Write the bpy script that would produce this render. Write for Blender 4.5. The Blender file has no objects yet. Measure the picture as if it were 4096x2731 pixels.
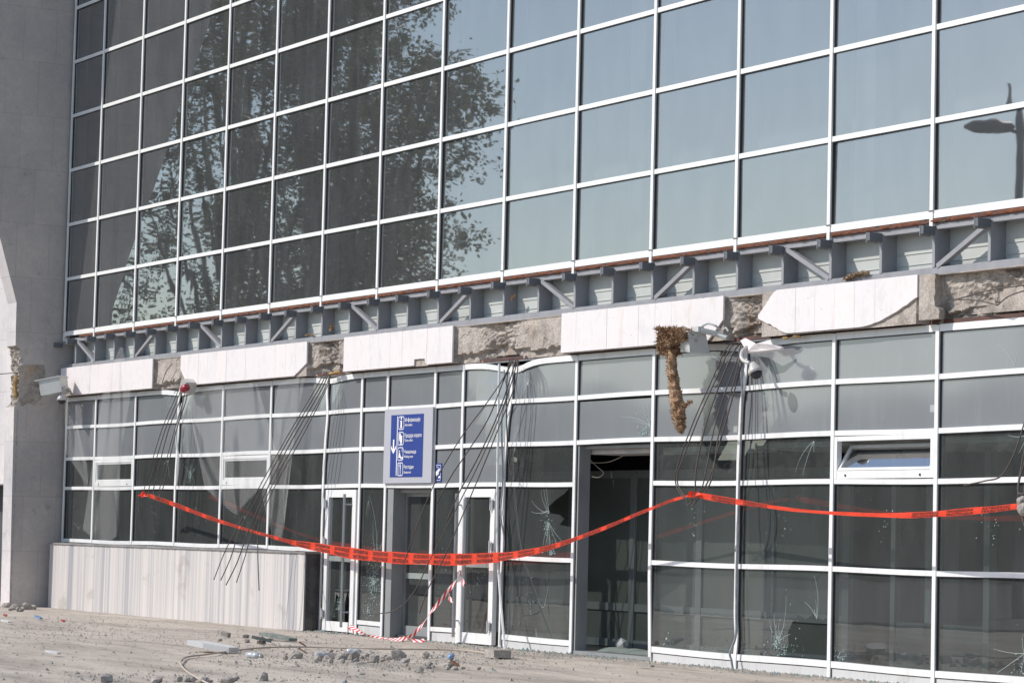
import bpy, bmesh, math, random
import numpy as np
from mathutils import Vector, Matrix, noise
random.seed(7)
SC = bpy.context.scene
COL = SC.collection
# ------------------------------------------------------------------ camera
CR = Vector((0.5025435, 0.86419487, 0.02484452)).normalized()
CU = Vector((0.04807932, -0.05662823, 0.99723699)).normalized()
CF = Vector((-0.863214, 0.49996047, 0.07000805)).normalized()
CP = Vector((48.518, -18.550, 1.391))
cam = bpy.data.cameras.new('camera'); camo = bpy.data.objects.new('camera', cam); COL.objects.link(camo)
camo.matrix_world = Matrix(((CR.x, CU.x, -CF.x, CP.x), (CR.y, CU.y, -CF.y, CP.y), (CR.z, CU.z, -CF.z, CP.z), (0, 0, 0, 1)))
cam.sensor_width = 36; cam.lens = 99.48; cam.clip_end = 3000; cam.clip_start = .1
SC.camera = camo
# ------------------------------------------------------------------ light
SUNV = Vector((-0.56, -1.0, 0.92)).normalized()      # towards the sun
elev = math.asin(SUNV.z); azim = math.atan2(SUNV.x, SUNV.y)
w = bpy.data.worlds.new('World'); SC.world = w; w.use_nodes = True
nt = w.node_tree; nt.nodes.clear()
sky = nt.nodes.new('ShaderNodeTexSky'); sky.sky_type = 'NISHITA'; sky.sun_disc = False
sky.sun_elevation = elev; sky.sun_rotation = azim; sky.air_density = 1.0; sky.dust_density = .6; sky.ozone_density = 1.0
bg = nt.nodes.new('ShaderNodeBackground'); bg.inputs[1].default_value = 0.138
wo = nt.nodes.new('ShaderNodeOutputWorld')
nt.links.new(sky.outputs[0], bg.inputs[0]); nt.links.new(bg.outputs[0], wo.inputs[0])
sl = bpy.data.lights.new('sun', 'SUN'); sl.energy = 3.35; sl.angle = math.radians(0.55); sl.color = (1, .94, .87)
so = bpy.data.objects.new('sun', sl); COL.objects.link(so); so.rotation_euler = SUNV.to_track_quat('Z', 'Y').to_euler()
so.location = (0, -30, 30)
SC.view_settings.view_transform = 'Standard'; SC.view_settings.look = 'None'
SC.view_settings.exposure = 0.24; SC.view_settings.gamma = 1
SC.cycles.max_bounces = 8; SC.cycles.transparent_max_bounces = 24
SC.cycles.sample_clamp_indirect = 6
# photo pixel (2352 x 1568 grid) -> point in a real plane of the place
def ray(x, y):
    q = 4096 / 2352; f = 11319.136
    return CR * ((x * q - 2048) / f) - CU * ((y * q - 1365.5) / f) + CF
def at(x, y, Y):
    d = ray(x, y); return CP + d * ((Y - CP.y) / d.y)
def atX(x, y, X):
    d = ray(x, y); return CP + d * ((X - CP.x) / d.x)
def atG(x, y, z=0.0):
    d = ray(x, y); return CP + d * ((z - CP.z) / d.z)
# ------------------------------------------------------------------ material helpers
def mat(name, color=(.5, .5, .5), rough=.6, metal=0.0, spec=.5):
    m = bpy.data.materials.new(name); m.use_nodes = True
    b = m.node_tree.nodes['Principled BSDF']
    b.inputs['Base Color'].default_value = (*color, 1); b.inputs['Roughness'].default_value = rough
    b.inputs['Metallic'].default_value = metal; b.inputs['Specular IOR Level'].default_value = spec
    return m
class NG:
    def __init__(s, m): s.t = m.node_tree; s.n = s.t.nodes; s.l = s.t.links; s.b = s.n.get('Principled BSDF')
    def new(s, typ, **kw):
        n = s.n.new('ShaderNode' + typ)
        for k, v in kw.items(): setattr(n, k, v)
        return n
    def link(s, a, b): s.l.new(a, b)
    def coord(s, scale=(1, 1, 1), rot=(0, 0, 0), loc=(0, 0, 0), kind='Object'):
        tc = s.new('TexCoord'); mp = s.new('Mapping')
        mp.inputs['Scale'].default_value = scale; mp.inputs['Rotation'].default_value = rot; mp.inputs['Location'].default_value = loc
        s.link(tc.outputs[kind], mp.inputs[0]); return mp.outputs[0]
    def noise(s, vec, scale, detail=4, rough=.55, dist=0):
        n = s.new('TexNoise'); s.link(vec, n.inputs['Vector'])
        n.inputs['Scale'].default_value = scale; n.inputs['Detail'].default_value = detail
        n.inputs['Roughness'].default_value = rough; n.inputs['Distortion'].default_value = dist
        return n.outputs['Fac']
    def ramp(s, fac, stops):
        r = s.new('ValToRGB'); s.link(fac, r.inputs[0]); e = r.color_ramp.elements
        while len(e) < len(stops): e.new(.5)
        for i, (p, c) in enumerate(stops):
            e[i].position = p; e[i].color = (*c, 1) if len(c) == 3 else c
        return r.outputs[0]
    def mix(s, fac, a, b, mode='MIX'):
        n = s.new('Mix', data_type='RGBA', blend_type=mode)
        for sock, v in ((n.inputs[0], fac), (n.inputs[6], a), (n.inputs[7], b)):
            if isinstance(v, (int, float)): sock.default_value = v
            elif isinstance(v, tuple): sock.default_value = (*v, 1)
            else: s.link(v, sock)
        return n.outputs[2]
    def bump(s, h, strength=.3, dist=.01, normal=None):
        n = s.new('Bump'); n.inputs['Strength'].default_value = strength; n.inputs['Distance'].default_value = dist
        s.link(h, n.inputs['Height'])
        if normal: s.link(normal, n.inputs['Normal'])
        return n.outputs[0]
def noisy(name, c1, c2, scale=8, rough=.7, bump=.2, bd=.01, detail=6, metal=0, stretch=(1, 1, 1), lo=.35, hi=.65):
    m = mat(name, c1, rough, metal); g = NG(m); v = g.coord(stretch)
    n = g.noise(v, scale, detail)
    g.link(g.ramp(n, [(lo, c1), (hi, c2)]), g.b.inputs['Base Color'])
    if bump: g.link(g.bump(g.noise(v, scale * 4, 5), bump, bd), g.b.inputs['Normal'])
    return m
M = {}
def dirt_paint(name, base, dirty, rough=.35, amt=(.5, .8)):
    m = mat(name, base, rough); g = NG(m); v = g.coord((1, 1, .35))
    n = g.noise(v, 5, 7, .65)
    g.link(g.ramp(n, [(amt[0], base), (amt[1], dirty)]), g.b.inputs['Base Color'])
    return m
M['white_metal'] = dirt_paint('white_metal', (.80, .80, .78), (.68, .67, .65))
M['white_metal2'] = dirt_paint('white_metal_lower', (.78, .78, .77), (.62, .61, .59), amt=(.5, .8))
M['gasket'] = mat('gasket', (.025, .027, .03), .6)
M['fin_metal'] = mat('fin_metal', (.30, .33, .34), .5)
M['kick'] = dirt_paint('kick_panel', (.58, .58, .58), (.42, .40, .38), .4)
M['truss'] = dirt_paint('truss_paint', (.30, .303, .322), (.23, .23, .245), .55, (.4, .8))
M['bracket_shade'] = dirt_paint('cut_bracket', (.13, .14, .16), (.09, .095, .105), .6, (.4, .8))  # dark tone puts the shade of the brackets' side faces into the paint
M['jamb'] = dirt_paint('jamb', (.27, .28, .28), (.20, .21, .21), .4)
M['plate'] = noisy('backing_sheet', (.50, .52, .495), (.44, .46, .44), 3, .6, .1)
M['foam'] = noisy('foam_seal', (.22, .07, .03), (.10, .045, .03), 14, .9, .8, .02)
M['brownstrip'] = noisy('brown_strip', (.13, .055, .04), (.07, .04, .035), 6, .7, .2)
M['rod'] = noisy('rusty_steel', (.06, .048, .042), (.10, .078, .066), 30, .7, .4, .004)
M['galv'] = noisy('galvanised', (.42, .43, .45), (.28, .28, .30), 12, .4, .1, metal=.6)
M['steel'] = mat('brushed_steel', (.42, .42, .43), .33, .9)
M['blackp'] = mat('black_plastic', (.03, .03, .035), .4)
M['lampgrey'] = dirt_paint('housing_paint', (.52, .53, .51), (.44, .45, .43), .45)
M['camwhite'] = dirt_paint('camera_housing', (.50, .485, .46), (.42, .40, .38), .35)
M['red'] = mat('red_plastic', (.30, .02, .04), .3)
M['signgrey'] = mat('sign_grey', (.42, .42, .46), .45)
M['signblue'] = mat('sign_blue', (.016, .042, .235), .4)
M['signwhite'] = mat('sign_white', (.82, .82, .84), .4)
M['textblack'] = mat('text_black', (.02, .012, .01), .6)
M['darkstone'] = noisy('dark_granite', (.035, .032, .035), (.06, .055, .055), 20, .3, 0)
M['ledge'] = noisy('ledge_slate', (.17, .165, .16), (.27, .26, .25), 9, .8, .4)
M['fibre'] = noisy('mineral_wool', (.46, .32, .205), (.25, .135, .07), 22, 1, .9, .02, stretch=(1, 1, .35))
M['fibre2'] = noisy('mineral_wool_pale', (.50, .38, .27), (.32, .21, .13), 30, 1, .8, .01)
M['pufoam'] = noisy('yellow_foam', (.50, .34, .14), (.34, .22, .10), 20, .9, .6)
M['chunk'] = noisy('broken_concrete', (.46, .41, .36), (.28, .255, .235), 11, .95, .9, .02)
M['chunkg'] = noisy('green_glass_rubble', (.25, .28, .25), (.17, .19, .175), 11, .7, .5, .02)
M['board'] = mat('pale_board', (.62, .61, .60), .6)
M['leafb'] = mat('dry_leaf', (.22, .10, .05), .8)
M['bottle'] = mat('blue_bottle', (.22, .32, .48), .2)
M['bottlec'] = mat('clear_bottle', (.42, .45, .47), .15)
M['cable'] = mat('pale_cable', (.45, .38, .31), .7)
M['greentarp'] = noisy('green_tarp', (.12, .15, .13), (.20, .23, .21), 8, .8, .3)
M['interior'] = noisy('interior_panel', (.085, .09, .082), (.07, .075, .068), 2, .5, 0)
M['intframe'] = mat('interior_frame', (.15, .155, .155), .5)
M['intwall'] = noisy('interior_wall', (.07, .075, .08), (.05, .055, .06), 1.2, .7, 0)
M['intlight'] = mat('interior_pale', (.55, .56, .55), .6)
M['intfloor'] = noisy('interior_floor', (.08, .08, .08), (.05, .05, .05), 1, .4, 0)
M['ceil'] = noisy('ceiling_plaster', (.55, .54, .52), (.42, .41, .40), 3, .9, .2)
M['void'] = mat('ceiling_void', (.02, .022, .022), .9)  # near-black colour puts in the darkness of the open ceiling void
M['crack'] = mat('crack_line', (.42, .50, .49), .25)
M['shard'] = mat('crushed_glass', (.20, .30, .27), .2)
# glass -----------------------------------------------------------
def glass(name, refl_lo, refl_hi, tint, dust, dustcol, wob=.3, ws=1.4, rough=0.0, spots=True):
    m = bpy.data.materials.new(name); m.use_nodes = True; g = NG(m); g.n.remove(g.b)
    out = g.n['Material Output']
    tr = g.new('BsdfTransparent'); tr.inputs[0].default_value = (*tint, 1)
    gl = g.new('BsdfGlossy'); gl.inputs['Roughness'].default_value = rough; gl.inputs[0].default_value = (.90, .895, .89, 1)
    df = g.new('BsdfDiffuse'); df.inputs[0].default_value = (*dustcol, 1)
    v = g.coord()
    h = g.noise(v, ws, 1.5, .4, .6)
    bn = g.bump(h, wob, .01); g.link(bn, gl.inputs['Normal'])
    lw = g.new('LayerWeight'); lw.inputs[0].default_value = .5
    mr = g.new('MapRange'); g.link(lw.outputs['Fresnel'], mr.inputs[0])
    mr.inputs[1].default_value = .02; mr.inputs[2].default_value = .6; mr.inputs[3].default_value = refl_lo; mr.inputs[4].default_value = refl_hi
    v2 = g.coord((1, 1, .35)); streak = g.noise(v2, 2.6, 6, .62)
    r = g.ramp(streak, [(.3, (dust * .75,) * 3), (.85, (dust * 1.4,) * 3)])
    fac = r
    if spots:
        vo = g.new('TexVoronoi'); vo.inputs['Scale'].default_value = 9; g.link(v, vo.inputs['Vector'])
        sp = g.ramp(vo.outputs['Distance'], [(.0, (.5,) * 3), (.045, (0,) * 3)])
        sel = g.ramp(g.noise(v, 2.2, 2), [(.55, (0,) * 3), (.62, (1,) * 3)])
        fac = g.mix(1.0, r, g.mix(1.0, sp, sel, 'MULTIPLY'), 'ADD')
    m1 = g.new('MixShader'); g.link(fac, m1.inputs[0]); g.link(tr.outputs[0], m1.inputs[1]); g.link(df.outputs[0], m1.inputs[2])
    m2 = g.new('MixShader'); g.link(mr.outputs[0], m2.inputs[0]); g.link(m1.outputs[0], m2.inputs[1]); g.link(gl.outputs[0], m2.inputs[2])
    g.link(m2.outputs[0], out.inputs[0]); return m
M['glass_up'] = glass('upper_glass', .26, .50, (.42, .46, .48), .17, (.42, .44, .45), .12, 1.1, .014)
M['glass_low'] = glass('lower_glass', .08, .31, (.58, .66, .65), .115, (.40, .43, .42), .10, 1.1)
M['glass_sash'] = glass('sash_glass', .50, .70, (.55, .6, .6), .08, (.5, .55, .6), .05, 1.1)
def frosted(name):
    m = mat(name, (.30, .325, .325), .22, 0, .6); g = NG(m); v = g.coord()
    n = g.noise(v, .9, 3)
    c = g.ramp(n, [(.3, (.180, .192, .206)), (.7, (.208, .220, .235))])
    vo = g.new('TexVoronoi', feature='F1', distance='CHEBYCHEV'); vo.inputs['Scale'].default_value = 1.15; g.link(v, vo.inputs['Vector'])
    sp = g.ramp(vo.outputs['Distance'], [(.0, (.22,) * 3), (.035, (.20,) * 3), (.05, (0,) * 3)])
    st = g.ramp(g.noise(g.coord((1, 1, .15)), 6, 5, .7), [(.55, (0, 0, 0)), (.8, (.03, .03, .03))])
    c = g.mix(1, g.mix(1, c, sp, 'ADD'), st, 'ADD')
    g.link(c, g.b.inputs['Base Color']); g.link(g.bump(n, .05, .01), g.b.inputs['Normal'])
    g.b.inputs['Coat Weight'].default_value = .8; g.b.inputs['Coat Roughness'].default_value = .06; g.b.inputs['Coat IOR'].default_value = 1.75
    return m
M['frosted'] = frosted('frosted_panel')
# stone -------------------------------------------------------------
def marble_slabs(name, ax, c1, c2, sx, sz, mortar=(.17, .16, .15)):
    m = mat(name, c1, .45); g = NG(m)
    tc = g.new('TexCoord'); sep = g.new('SeparateXYZ'); g.link(tc.outputs['Object'], sep.inputs[0])
    cb = g.new('CombineXYZ'); g.link(sep.outputs['XYZ'.index(ax)], cb.inputs[0]); g.link(sep.outputs[2], cb.inputs[1])
    br = g.new('TexBrick'); g.link(cb.outputs[0], br.inputs['Vector'])
    br.offset = .5; br.inputs['Scale'].default_value = 1; br.inputs['Brick Width'].default_value = sx; br.inputs['Row Height'].default_value = sz
    br.inputs['Mortar Size'].default_value = .004; br.inputs['Mortar Smooth'].default_value = .3
    br.inputs['Color1'].default_value = (*c1, 1); br.inputs['Color2'].default_value = (*c2, 1); br.inputs['Mortar'].default_value = (*mortar, 1)
    v = g.coord((1, 1, 1), (.3, .5, .2)); n = g.noise(v, 3.2, 9, .72, 1.2)
    vein = g.ramp(n, [(.36, (.98, .98, 1)), (.49, (.90, .90, .91)), (.56, (1, 1, 1)), (.72, (.93, .92, .90))])
    c = g.mix(1, br.outputs[0], vein, 'MULTIPLY')
    st = g.ramp(g.noise(g.coord(), 3.2, 7, .7), [(.60, (1, 1, 1)), (.78, (.55, .53, .50))])
    c = g.mix(1, c, st, 'MULTIPLY'); c = g.mix(1, c, g.ramp(g.noise(g.coord(), .55, 5, .6), [(.35, (.80, .80, .82)), (.62, (1.04, 1.02, 1.0))]), 'MULTIPLY')
    g.link(c, g.b.inputs['Base Color']); return m
M['fin_side'] = marble_slabs('marble_side', 'Y', (.56, .515, .48), (.50, .465, .435), .62, .98, (.36, .345, .335))  # darker copy of the fin marble, side shade put into its colour
M['fin_front'] = marble_slabs('marble_front', 'X', (.72, .68, .67), (.68, .65, .64), .62, .98, (.45, .42, .40))  # lighter copy of the same marble for the sunlit faces
def cladding():
    m = mat('white_marble', (.74, .70, .69), .5); g = NG(m); v = g.coord((1, 1, .6))
    n = g.noise(v, 6, 7, .7, .6)
    c = g.ramp(n, [(.35, (.70, .67, .66)), (.5, (.77, .73, .725)), (.7, (.74, .69, .68))])
    tc = g.new('TexCoord'); sep = g.new('SeparateXYZ'); g.link(tc.outputs['Object'], sep.inputs[0])
    m1 = g.new('Math', operation='MULTIPLY'); g.link(sep.outputs[0], m1.inputs[0]); m1.inputs[1].default_value = 1 / .38
    fl = g.new('Math', operation='FLOOR'); g.link(m1.outputs[0], fl.inputs[0])
    wn = g.new('TexWhiteNoise', noise_dimensions='1D'); g.link(fl.outputs[0], wn.inputs['W'])
    c = g.mix(1, c, g.ramp(wn.outputs[0], [(0, (.95, .95, .96)), (1, (1.0, .98, .97))]), 'MULTIPLY')
    vo = g.new('TexVoronoi'); vo.inputs['Scale'].default_value = 5.5; g.link(g.coord(), vo.inputs['Vector'])
    c = g.mix(1, c, g.ramp(vo.outputs['Distance'], [(.0, (.35, .33, .31)), (.035, (.5, .48, .46)), (.05, (1, 1, 1))]), 'MULTIPLY')
    st = g.ramp(g.noise(g.coord((1, 1, .22)), 4.5, 8, .72), [(.56, (1, 1, 1)), (.72, (.84, .80, .77))]); c = g.mix(1, c, st, 'MULTIPLY')
    g.link(c, g.b.inputs['Base Color']); return m
M['clad'] = cladding()
def striped():
    m = mat('striped_marble', (.6, .58, .57), .45); g = NG(m)
    a = g.noise(g.coord((9, 1, .10)), 1.0, 8, .74); b = g.noise(g.coord((1.6, 1, .05)), 1.0, 3, .5)
    c = g.ramp(a, [(.32, (.34, .34, .365)), (.43, (.47, .455, .455)), (.53, (.60, .56, .53)), (.68, (.69, .645, .61))])
    c = g.mix(1, c, g.ramp(b, [(.38, (.62, .65, .71)), (.44, (1, 1, 1))]), 'MULTIPLY')
    s = g.noise(g.coord((1, 1, 1.4)), 1.3, 5, .6); c = g.mix(1, c, g.ramp(s, [(.60, (1, 1, 1)), (.75, (.70, .66, .63))]), 'MULTIPLY')
    sc = g.noise(g.coord((1.5, 1, 30), (0, .25, 0)), 1, 6, .8); c = g.mix(1, c, g.ramp(sc, [(.66, (0, 0, 0)), (.8, (.07, .07, .07))]), 'ADD')
    g.link(c, g.b.inputs['Base Color']); return m
M['striped'] = striped()
def rough_concrete(name, hi=(.47, .42, .375), lo=(.20, .175, .155)):
    m = mat(name, hi, .95); g = NG(m); v = g.coord()
    n = g.noise(v, 2.4, 9, .7, .8); n2 = g.noise(v, 38, 3, .7)
    c = g.ramp(n, [(.30, lo), (.43, (.34, .30, .265)), (.56, hi), (.76, (.54, .49, .45))])
    c = g.mix(.55, c, g.ramp(n2, [(.38, (.55, .52, .5)), (.6, (1.1, 1.1, 1.1))]), 'MULTIPLY')
    r = g.ramp(g.noise(g.coord((1, 1, .4)), 1.9, 3), [(.60, (1, 1, 1)), (.74, (.95, .72, .48))])
    c = g.mix(1, c, r, 'MULTIPLY')
    g.link(c, g.b.inputs['Base Color']); g.link(g.bump(n2, .6, .012, g.bump(n, .4, .03)), g.b.inputs['Normal']); return m
M['concrete'] = rough_concrete('rough_concrete')
def ground_mat():
    m = mat('dusty_concrete', (.42, .37, .33), .95); g = NG(m)
    v = g.coord((1, 1, 1), (0, 0, .12)); vs = g.coord((.30, 1.3, 1), (0, 0, .5))
    n = g.noise(vs, .9, 8, .62, .5); n2 = g.noise(v, 28, 5, .75); n3 = g.noise(vs, 5, 6, .7)
    c = g.ramp(n, [(.32, (.30, .262, .222)), (.46, (.425, .375, .32)), (.60, (.52, .462, .395))])
    c = g.mix(.6, c, g.ramp(n3, [(.36, (.66, .65, .64)), (.52, (1.04, 1.03, 1.02))]), 'MULTIPLY')
    c = g.mix(.65, c, g.ramp(n2, [(.38, (.66, .65, .64)), (.54, (1.05, 1.04, 1.03))]), 'MULTIPLY')
    g.link(c, g.b.inputs['Base Color'])
    g.link(g.bump(n2, .4, .015, g.bump(n3, .35, .05)), g.b.inputs['Normal']); return m
M['ground'] = ground_mat()
def tape_mat(name, col, trans):
    m = mat(name, col, .45); g = NG(m)
    t = g.new('BsdfTranslucent'); t.inputs[0].default_value = (*col, 1)
    mx = g.new('MixShader'); mx.inputs[0].default_value = trans
    g.link(g.b.outputs[0], mx.inputs[1]); g.link(t.outputs[0], mx.inputs[2])
    tp = g.new('BsdfTransparent'); tp.inputs[0].default_value = (1, .5, .4, 1); m2 = g.new('MixShader'); cr = g.ramp(g.noise(g.coord((1, 1, 3)), 5, 4), [(.42, (.0,) * 3), (.75, (.28,) * 3)])
    g.link(cr, m2.inputs[0]); g.link(mx.outputs[0], m2.inputs[1]); g.link(tp.outputs[0], m2.inputs[2]); g.link(g.bump(g.noise(g.coord((1, 1, 4)), 14, 4), .8, .01), g.b.inputs['Normal'])
    g.link(m2.outputs[0], g.n['Material Output'].inputs[0]); return m
M['orange'] = tape_mat('orange_tape', (.90, .062, .018), .25)
def redwhite():
    m = mat('red_white_tape', (.8, .8, .8), .5); g = NG(m)
    tc = g.new('TexCoord'); sep = g.new('SeparateXYZ'); g.link(tc.outputs['UV'], sep.inputs[0])
    a = g.new('Math', operation='MULTIPLY'); g.link(sep.outputs[0], a.inputs[0]); a.inputs[1].default_value = 6.5
    b = g.new('Math', operation='ADD'); g.link(a.outputs[0], b.inputs[0]); g.link(sep.outputs[1], b.inputs[1])
    f = g.new('Math', operation='FRACT'); g.link(b.outputs[0], f.inputs[0])
    gt = g.new('Math', operation='GREATER_THAN'); g.link(f.outputs[0], gt.inputs[0]); gt.inputs[1].default_value = .5
    g.link(g.mix(gt.outputs[0], (.62, .02, .03), (.80, .77, .76)), g.b.inputs['Base Color']); return m
M['redwhite'] = redwhite()
def net_mat():
    m = mat('net', (.72, .72, .70), .6); g = NG(m)
    tc = g.new('TexCoord'); mp = g.new('Mapping'); g.link(tc.outputs['UV'], mp.inputs[0]); mp.inputs['Rotation'].default_value = (0, 0, .78)
    sep = g.new('SeparateXYZ'); g.link(mp.outputs[0], sep.inputs[0])
    outs = []
    for k in (0, 1):
        a = g.new('Math', operation='MULTIPLY'); g.link(sep.outputs[k], a.inputs[0]); a.inputs[1].default_value = 47
        f = g.new('Math', operation='FRACT'); g.link(a.outputs[0], f.inputs[0])
        c = g.new('Math', operation='LESS_THAN'); g.link(f.outputs[0], c.inputs[0]); c.inputs[1].default_value = .065; outs.append(c.outputs[0])
    mx = g.new('Math', operation='MAXIMUM'); g.link(outs[0], mx.inputs[0]); g.link(outs[1], mx.inputs[1])
    g.link(mx.outputs[0], g.b.inputs['Alpha']); return m
M['net'] = net_mat()
def leaf_mat(name, a, b, c3):
    m = mat(name, a, .5); g = NG(m)
    oi = g.new('NewGeometry'); r = g.ramp(oi.outputs['Random Per Island'], [(0, a), (.55, b), (.9, b), (1, c3)])
    g.link(r, g.b.inputs['Base Color'])
    t = g.new('BsdfTranslucent'); g.link(r, t.inputs[0]); mx = g.new('MixShader'); mx.inputs[0].default_value = .3
    g.link(g.b.outputs[0], mx.inputs[1]); g.link(t.outputs[0], mx.inputs[2]); g.link(mx.outputs[0], g.n['Material Output'].inputs[0]); return m
M['leaf'] = leaf_mat('leaves', (.06, .085, .03), (.11, .13, .05), (.26, .20, .07))
M['bark'] = noisy('bark', (.12, .10, .085), (.06, .05, .045), 9, .95, .8, .03, stretch=(1, 1, .3))
M['fardark'] = noisy('far_leaves', (.03, .045, .022), (.06, .075, .035), 1, .9, 0)
# ------------------------------------------------------------------ mesh helpers
class MB:
    def __init__(s): s.v = []; s.f = []; s.m = []; s.mats = []
    def mi(s, m):
        if m is None: m = s.mats[0] if s.mats else None
        if m not in s.mats: s.mats.append(m)
        return s.mats.index(m)
    def add(s, vs, fs, m):
        o = len(s.v); s.v += [tuple(v) for v in vs]; k = s.mi(m)
        for f in fs: s.f.append(tuple(i + o for i in f)); s.m.append(k)
    def box(s, x0, x1, y0, y1, z0, z1, m):
        vs = [(x, y, z) for z in (z0, z1) for y in (y0, y1) for x in (x0, x1)]
        s.add(vs, [(0, 2, 3, 1), (4, 5, 7, 6), (0, 1, 5, 4), (2, 6, 7, 3), (0, 4, 6, 2), (1, 3, 7, 5)], m)
    def obox(s, c, ax, m):            # centre and three half-axis vectors
        c = Vector(c); vs = [c + ax[0] * i + ax[1] * j + ax[2] * k for k in (-1, 1) for j in (-1, 1) for i in (-1, 1)]
        s.add(vs, [(0, 2, 3, 1), (4, 5, 7, 6), (0, 1, 5, 4), (2, 6, 7, 3), (0, 4, 6, 2), (1, 3, 7, 5)], m)
    def barv(s, x, z0, z1, w, y0, y1, m, D, n=28):
        vs = []; fs = []
        for i in range(n + 1):
            z = z0 + (z1 - z0) * i / n; dx, dy = D(x, z)
            for (a, b) in ((-w / 2, y0), (w / 2, y0), (w / 2, y1), (-w / 2, y1)): vs.append((x + a + dx, b + dy, z))
            if i:
                o = 4 * i
                for j in range(4): fs.append((o - 4 + j, o - 4 + (j + 1) % 4, o + (j + 1) % 4, o + j))
        fs += [(3, 2, 1, 0), tuple(4 * n + j for j in range(4))]; s.add(vs, fs, m)
    def barh(s, x0, x1, z, h, y0, y1, m, D, step=.15):
        n = max(1, int((x1 - x0) / step)); vs = []; fs = []
        for i in range(n + 1):
            x = x0 + (x1 - x0) * i / n; dx, dy = D(x, z); dz = D.z(x, z) if hasattr(D, 'z') else 0
            for (b, c) in ((y0, -h / 2), (y1, -h / 2), (y1, h / 2), (y0, h / 2)): vs.append((x, b + dy, z + c + dz))
            if i:
                o = 4 * i
                for j in range(4): fs.append((o - 4 + (j + 1) % 4, o - 4 + j, o + j, o + (j + 1) % 4))
        fs += [(0, 1, 2, 3), tuple(4 * n + 3 - j for j in range(4))]; s.add(vs, fs, m)
    def tube(s, pts, r, m, sides=6, closed=False):
        pts = [Vector(p) for p in pts]; n = len(pts); vs = []; fs = []
        rr = r if isinstance(r, (list, tuple)) else [r] * n
        prev = None
        for i, p in enumerate(pts):
            t = (pts[min(i + 1, n - 1)] - pts[max(i - 1, 0)]).normalized()
            if prev is None:
                u = t.orthogonal().normalized()
            else:
                u = (prev - t * prev.dot(t)); u = u.normalized() if u.length > 1e-6 else t.orthogonal().normalized()
            prev = u; b = t.cross(u)
            for k in range(sides):
                a = 2 * math.pi * k / sides; vs.append(p + (u * math.cos(a) + b * math.sin(a)) * rr[i])
            if i:
                o = i * sides
                for k in range(sides): fs.append((o - sides + k, o - sides + (k + 1) % sides, o + (k + 1) % sides, o + k))
        fs += [tuple(reversed(range(sides))), tuple((n - 1) * sides + k for k in range(sides))]
        s.add(vs, fs, m)
    def prism(s, poly, y0, y1, m):     # polygon in XZ given CCW or CW, extruded in Y
        n = len(poly); vs = [(x, y0, z) for x, z in poly] + [(x, y1, z) for x, z in poly]
        fs = [tuple(range(n)), tuple(reversed(range(n, 2 * n)))] + [(i, i + n, (i + 1) % n + n, (i + 1) % n) for i in range(n)]
        s.add(vs, fs, m)
    def build(s, name, parent=None, smooth=False, fixn=True):
        me = bpy.data.meshes.new(name); me.from_pydata(s.v, [], s.f)
        for m in s.mats: me.materials.append(M[m] if isinstance(m, str) else m)
        me.polygons.foreach_set('material_index', s.m)
        if smooth: me.polygons.foreach_set('use_smooth', [True] * len(s.f))
        if fixn:
            bm = bmesh.new(); bm.from_mesh(me); bmesh.ops.recalc_face_normals(bm, faces=bm.faces); bm.to_mesh(me); bm.free()
        me.update(); o = bpy.data.objects.new(name, me); COL.objects.link(o)
        if parent is not None: o.parent = parent; o.matrix_parent_inverse = inv(parent)
        return o
def world_of(o):
    mw = o.matrix_basis.copy()
    while o.parent is not None:
        mw = o.parent.matrix_basis @ o.matrix_parent_inverse @ mw; o = o.parent
    return mw
def inv(parent): return world_of(parent).inverted()
def tag(o, label=None, cat=None, group=None, kind=None):
    if label: o['label'] = label
    if cat: o['category'] = cat
    if group: o['group'] = group
    if kind: o['kind'] = kind
    return o
def empty(name, loc, label, cat, group=None):
    o = bpy.data.objects.new(name, None); COL.objects.link(o); o.location = loc; o.empty_display_size = .2
    return tag(o, label, cat, group)
def cat_rom(P, n=8):
    P = [Vector(p) for p in P]; out = []
    for i in range(len(P) - 1):
        a = P[max(i - 1, 0)]; b = P[i]; c = P[i + 1]; d = P[min(i + 2, len(P) - 1)]
        for k in range(n):
            t = k / n
            out.append(.5 * ((2 * b) + (c - a) * t + (2 * a - 5 * b + 4 * c - d) * t * t + (3 * b - a - 3 * c + d) * t ** 3))
    out.append(P[-1]); return out
def nz(x, y, z, s=1.0): return noise.noise(Vector((x * s, y * s, z * s)))
# ================================================================== SETTING: ground
gx = np.concatenate([np.linspace(-400, -8, 12), np.arange(-7, 28.01, .16), np.linspace(30, 400, 14)])
gy = np.concatenate([np.linspace(-400, -14, 14), np.arange(-13, .45, .14), [.6]])
vs = []; fs = []
for j, y in enumerate(gy):
    for i, x in enumerate(gx):
        k = 1 if (-7 < x < 28 and -13 < y < -.25) else 0
        z = k * (.022 * nz(x * .5, y * 1.4, 3.1) + .010 * nz(x * 2.2, y * 4, 1.3) + .004 * nz(x * 7, y * 9, 5)) - .012
        vs.append((x, y, z))
W_ = len(gx)
for j in range(len(gy) - 1):
    for i in range(W_ - 1): fs.append((j * W_ + i, j * W_ + i + 1, (j + 1) * W_ + i + 1, (j + 1) * W_ + i))
g = MB(); g.add(vs, fs, 'ground'); go = g.build('ground', smooth=True, fixn=False); tag(go, kind='structure')
M['asphalt'] = noisy('asphalt', (.045, .045, .047), (.07, .068, .066), .7, .9, .3, .01)
g = MB(); g.add([(-400, -92, .035), (400, -92, .035), (400, -13.6, .035), (-400, -13.6, .035), (-400, -92, -.1), (400, -92, -.1), (400, -13.6, -.1), (-400, -13.6, -.1)], [(0, 1, 2, 3), (3, 2, 6, 7), (0, 4, 5, 1)], 'asphalt'); tag(g.build('road', fixn=False), kind='structure')
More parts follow.
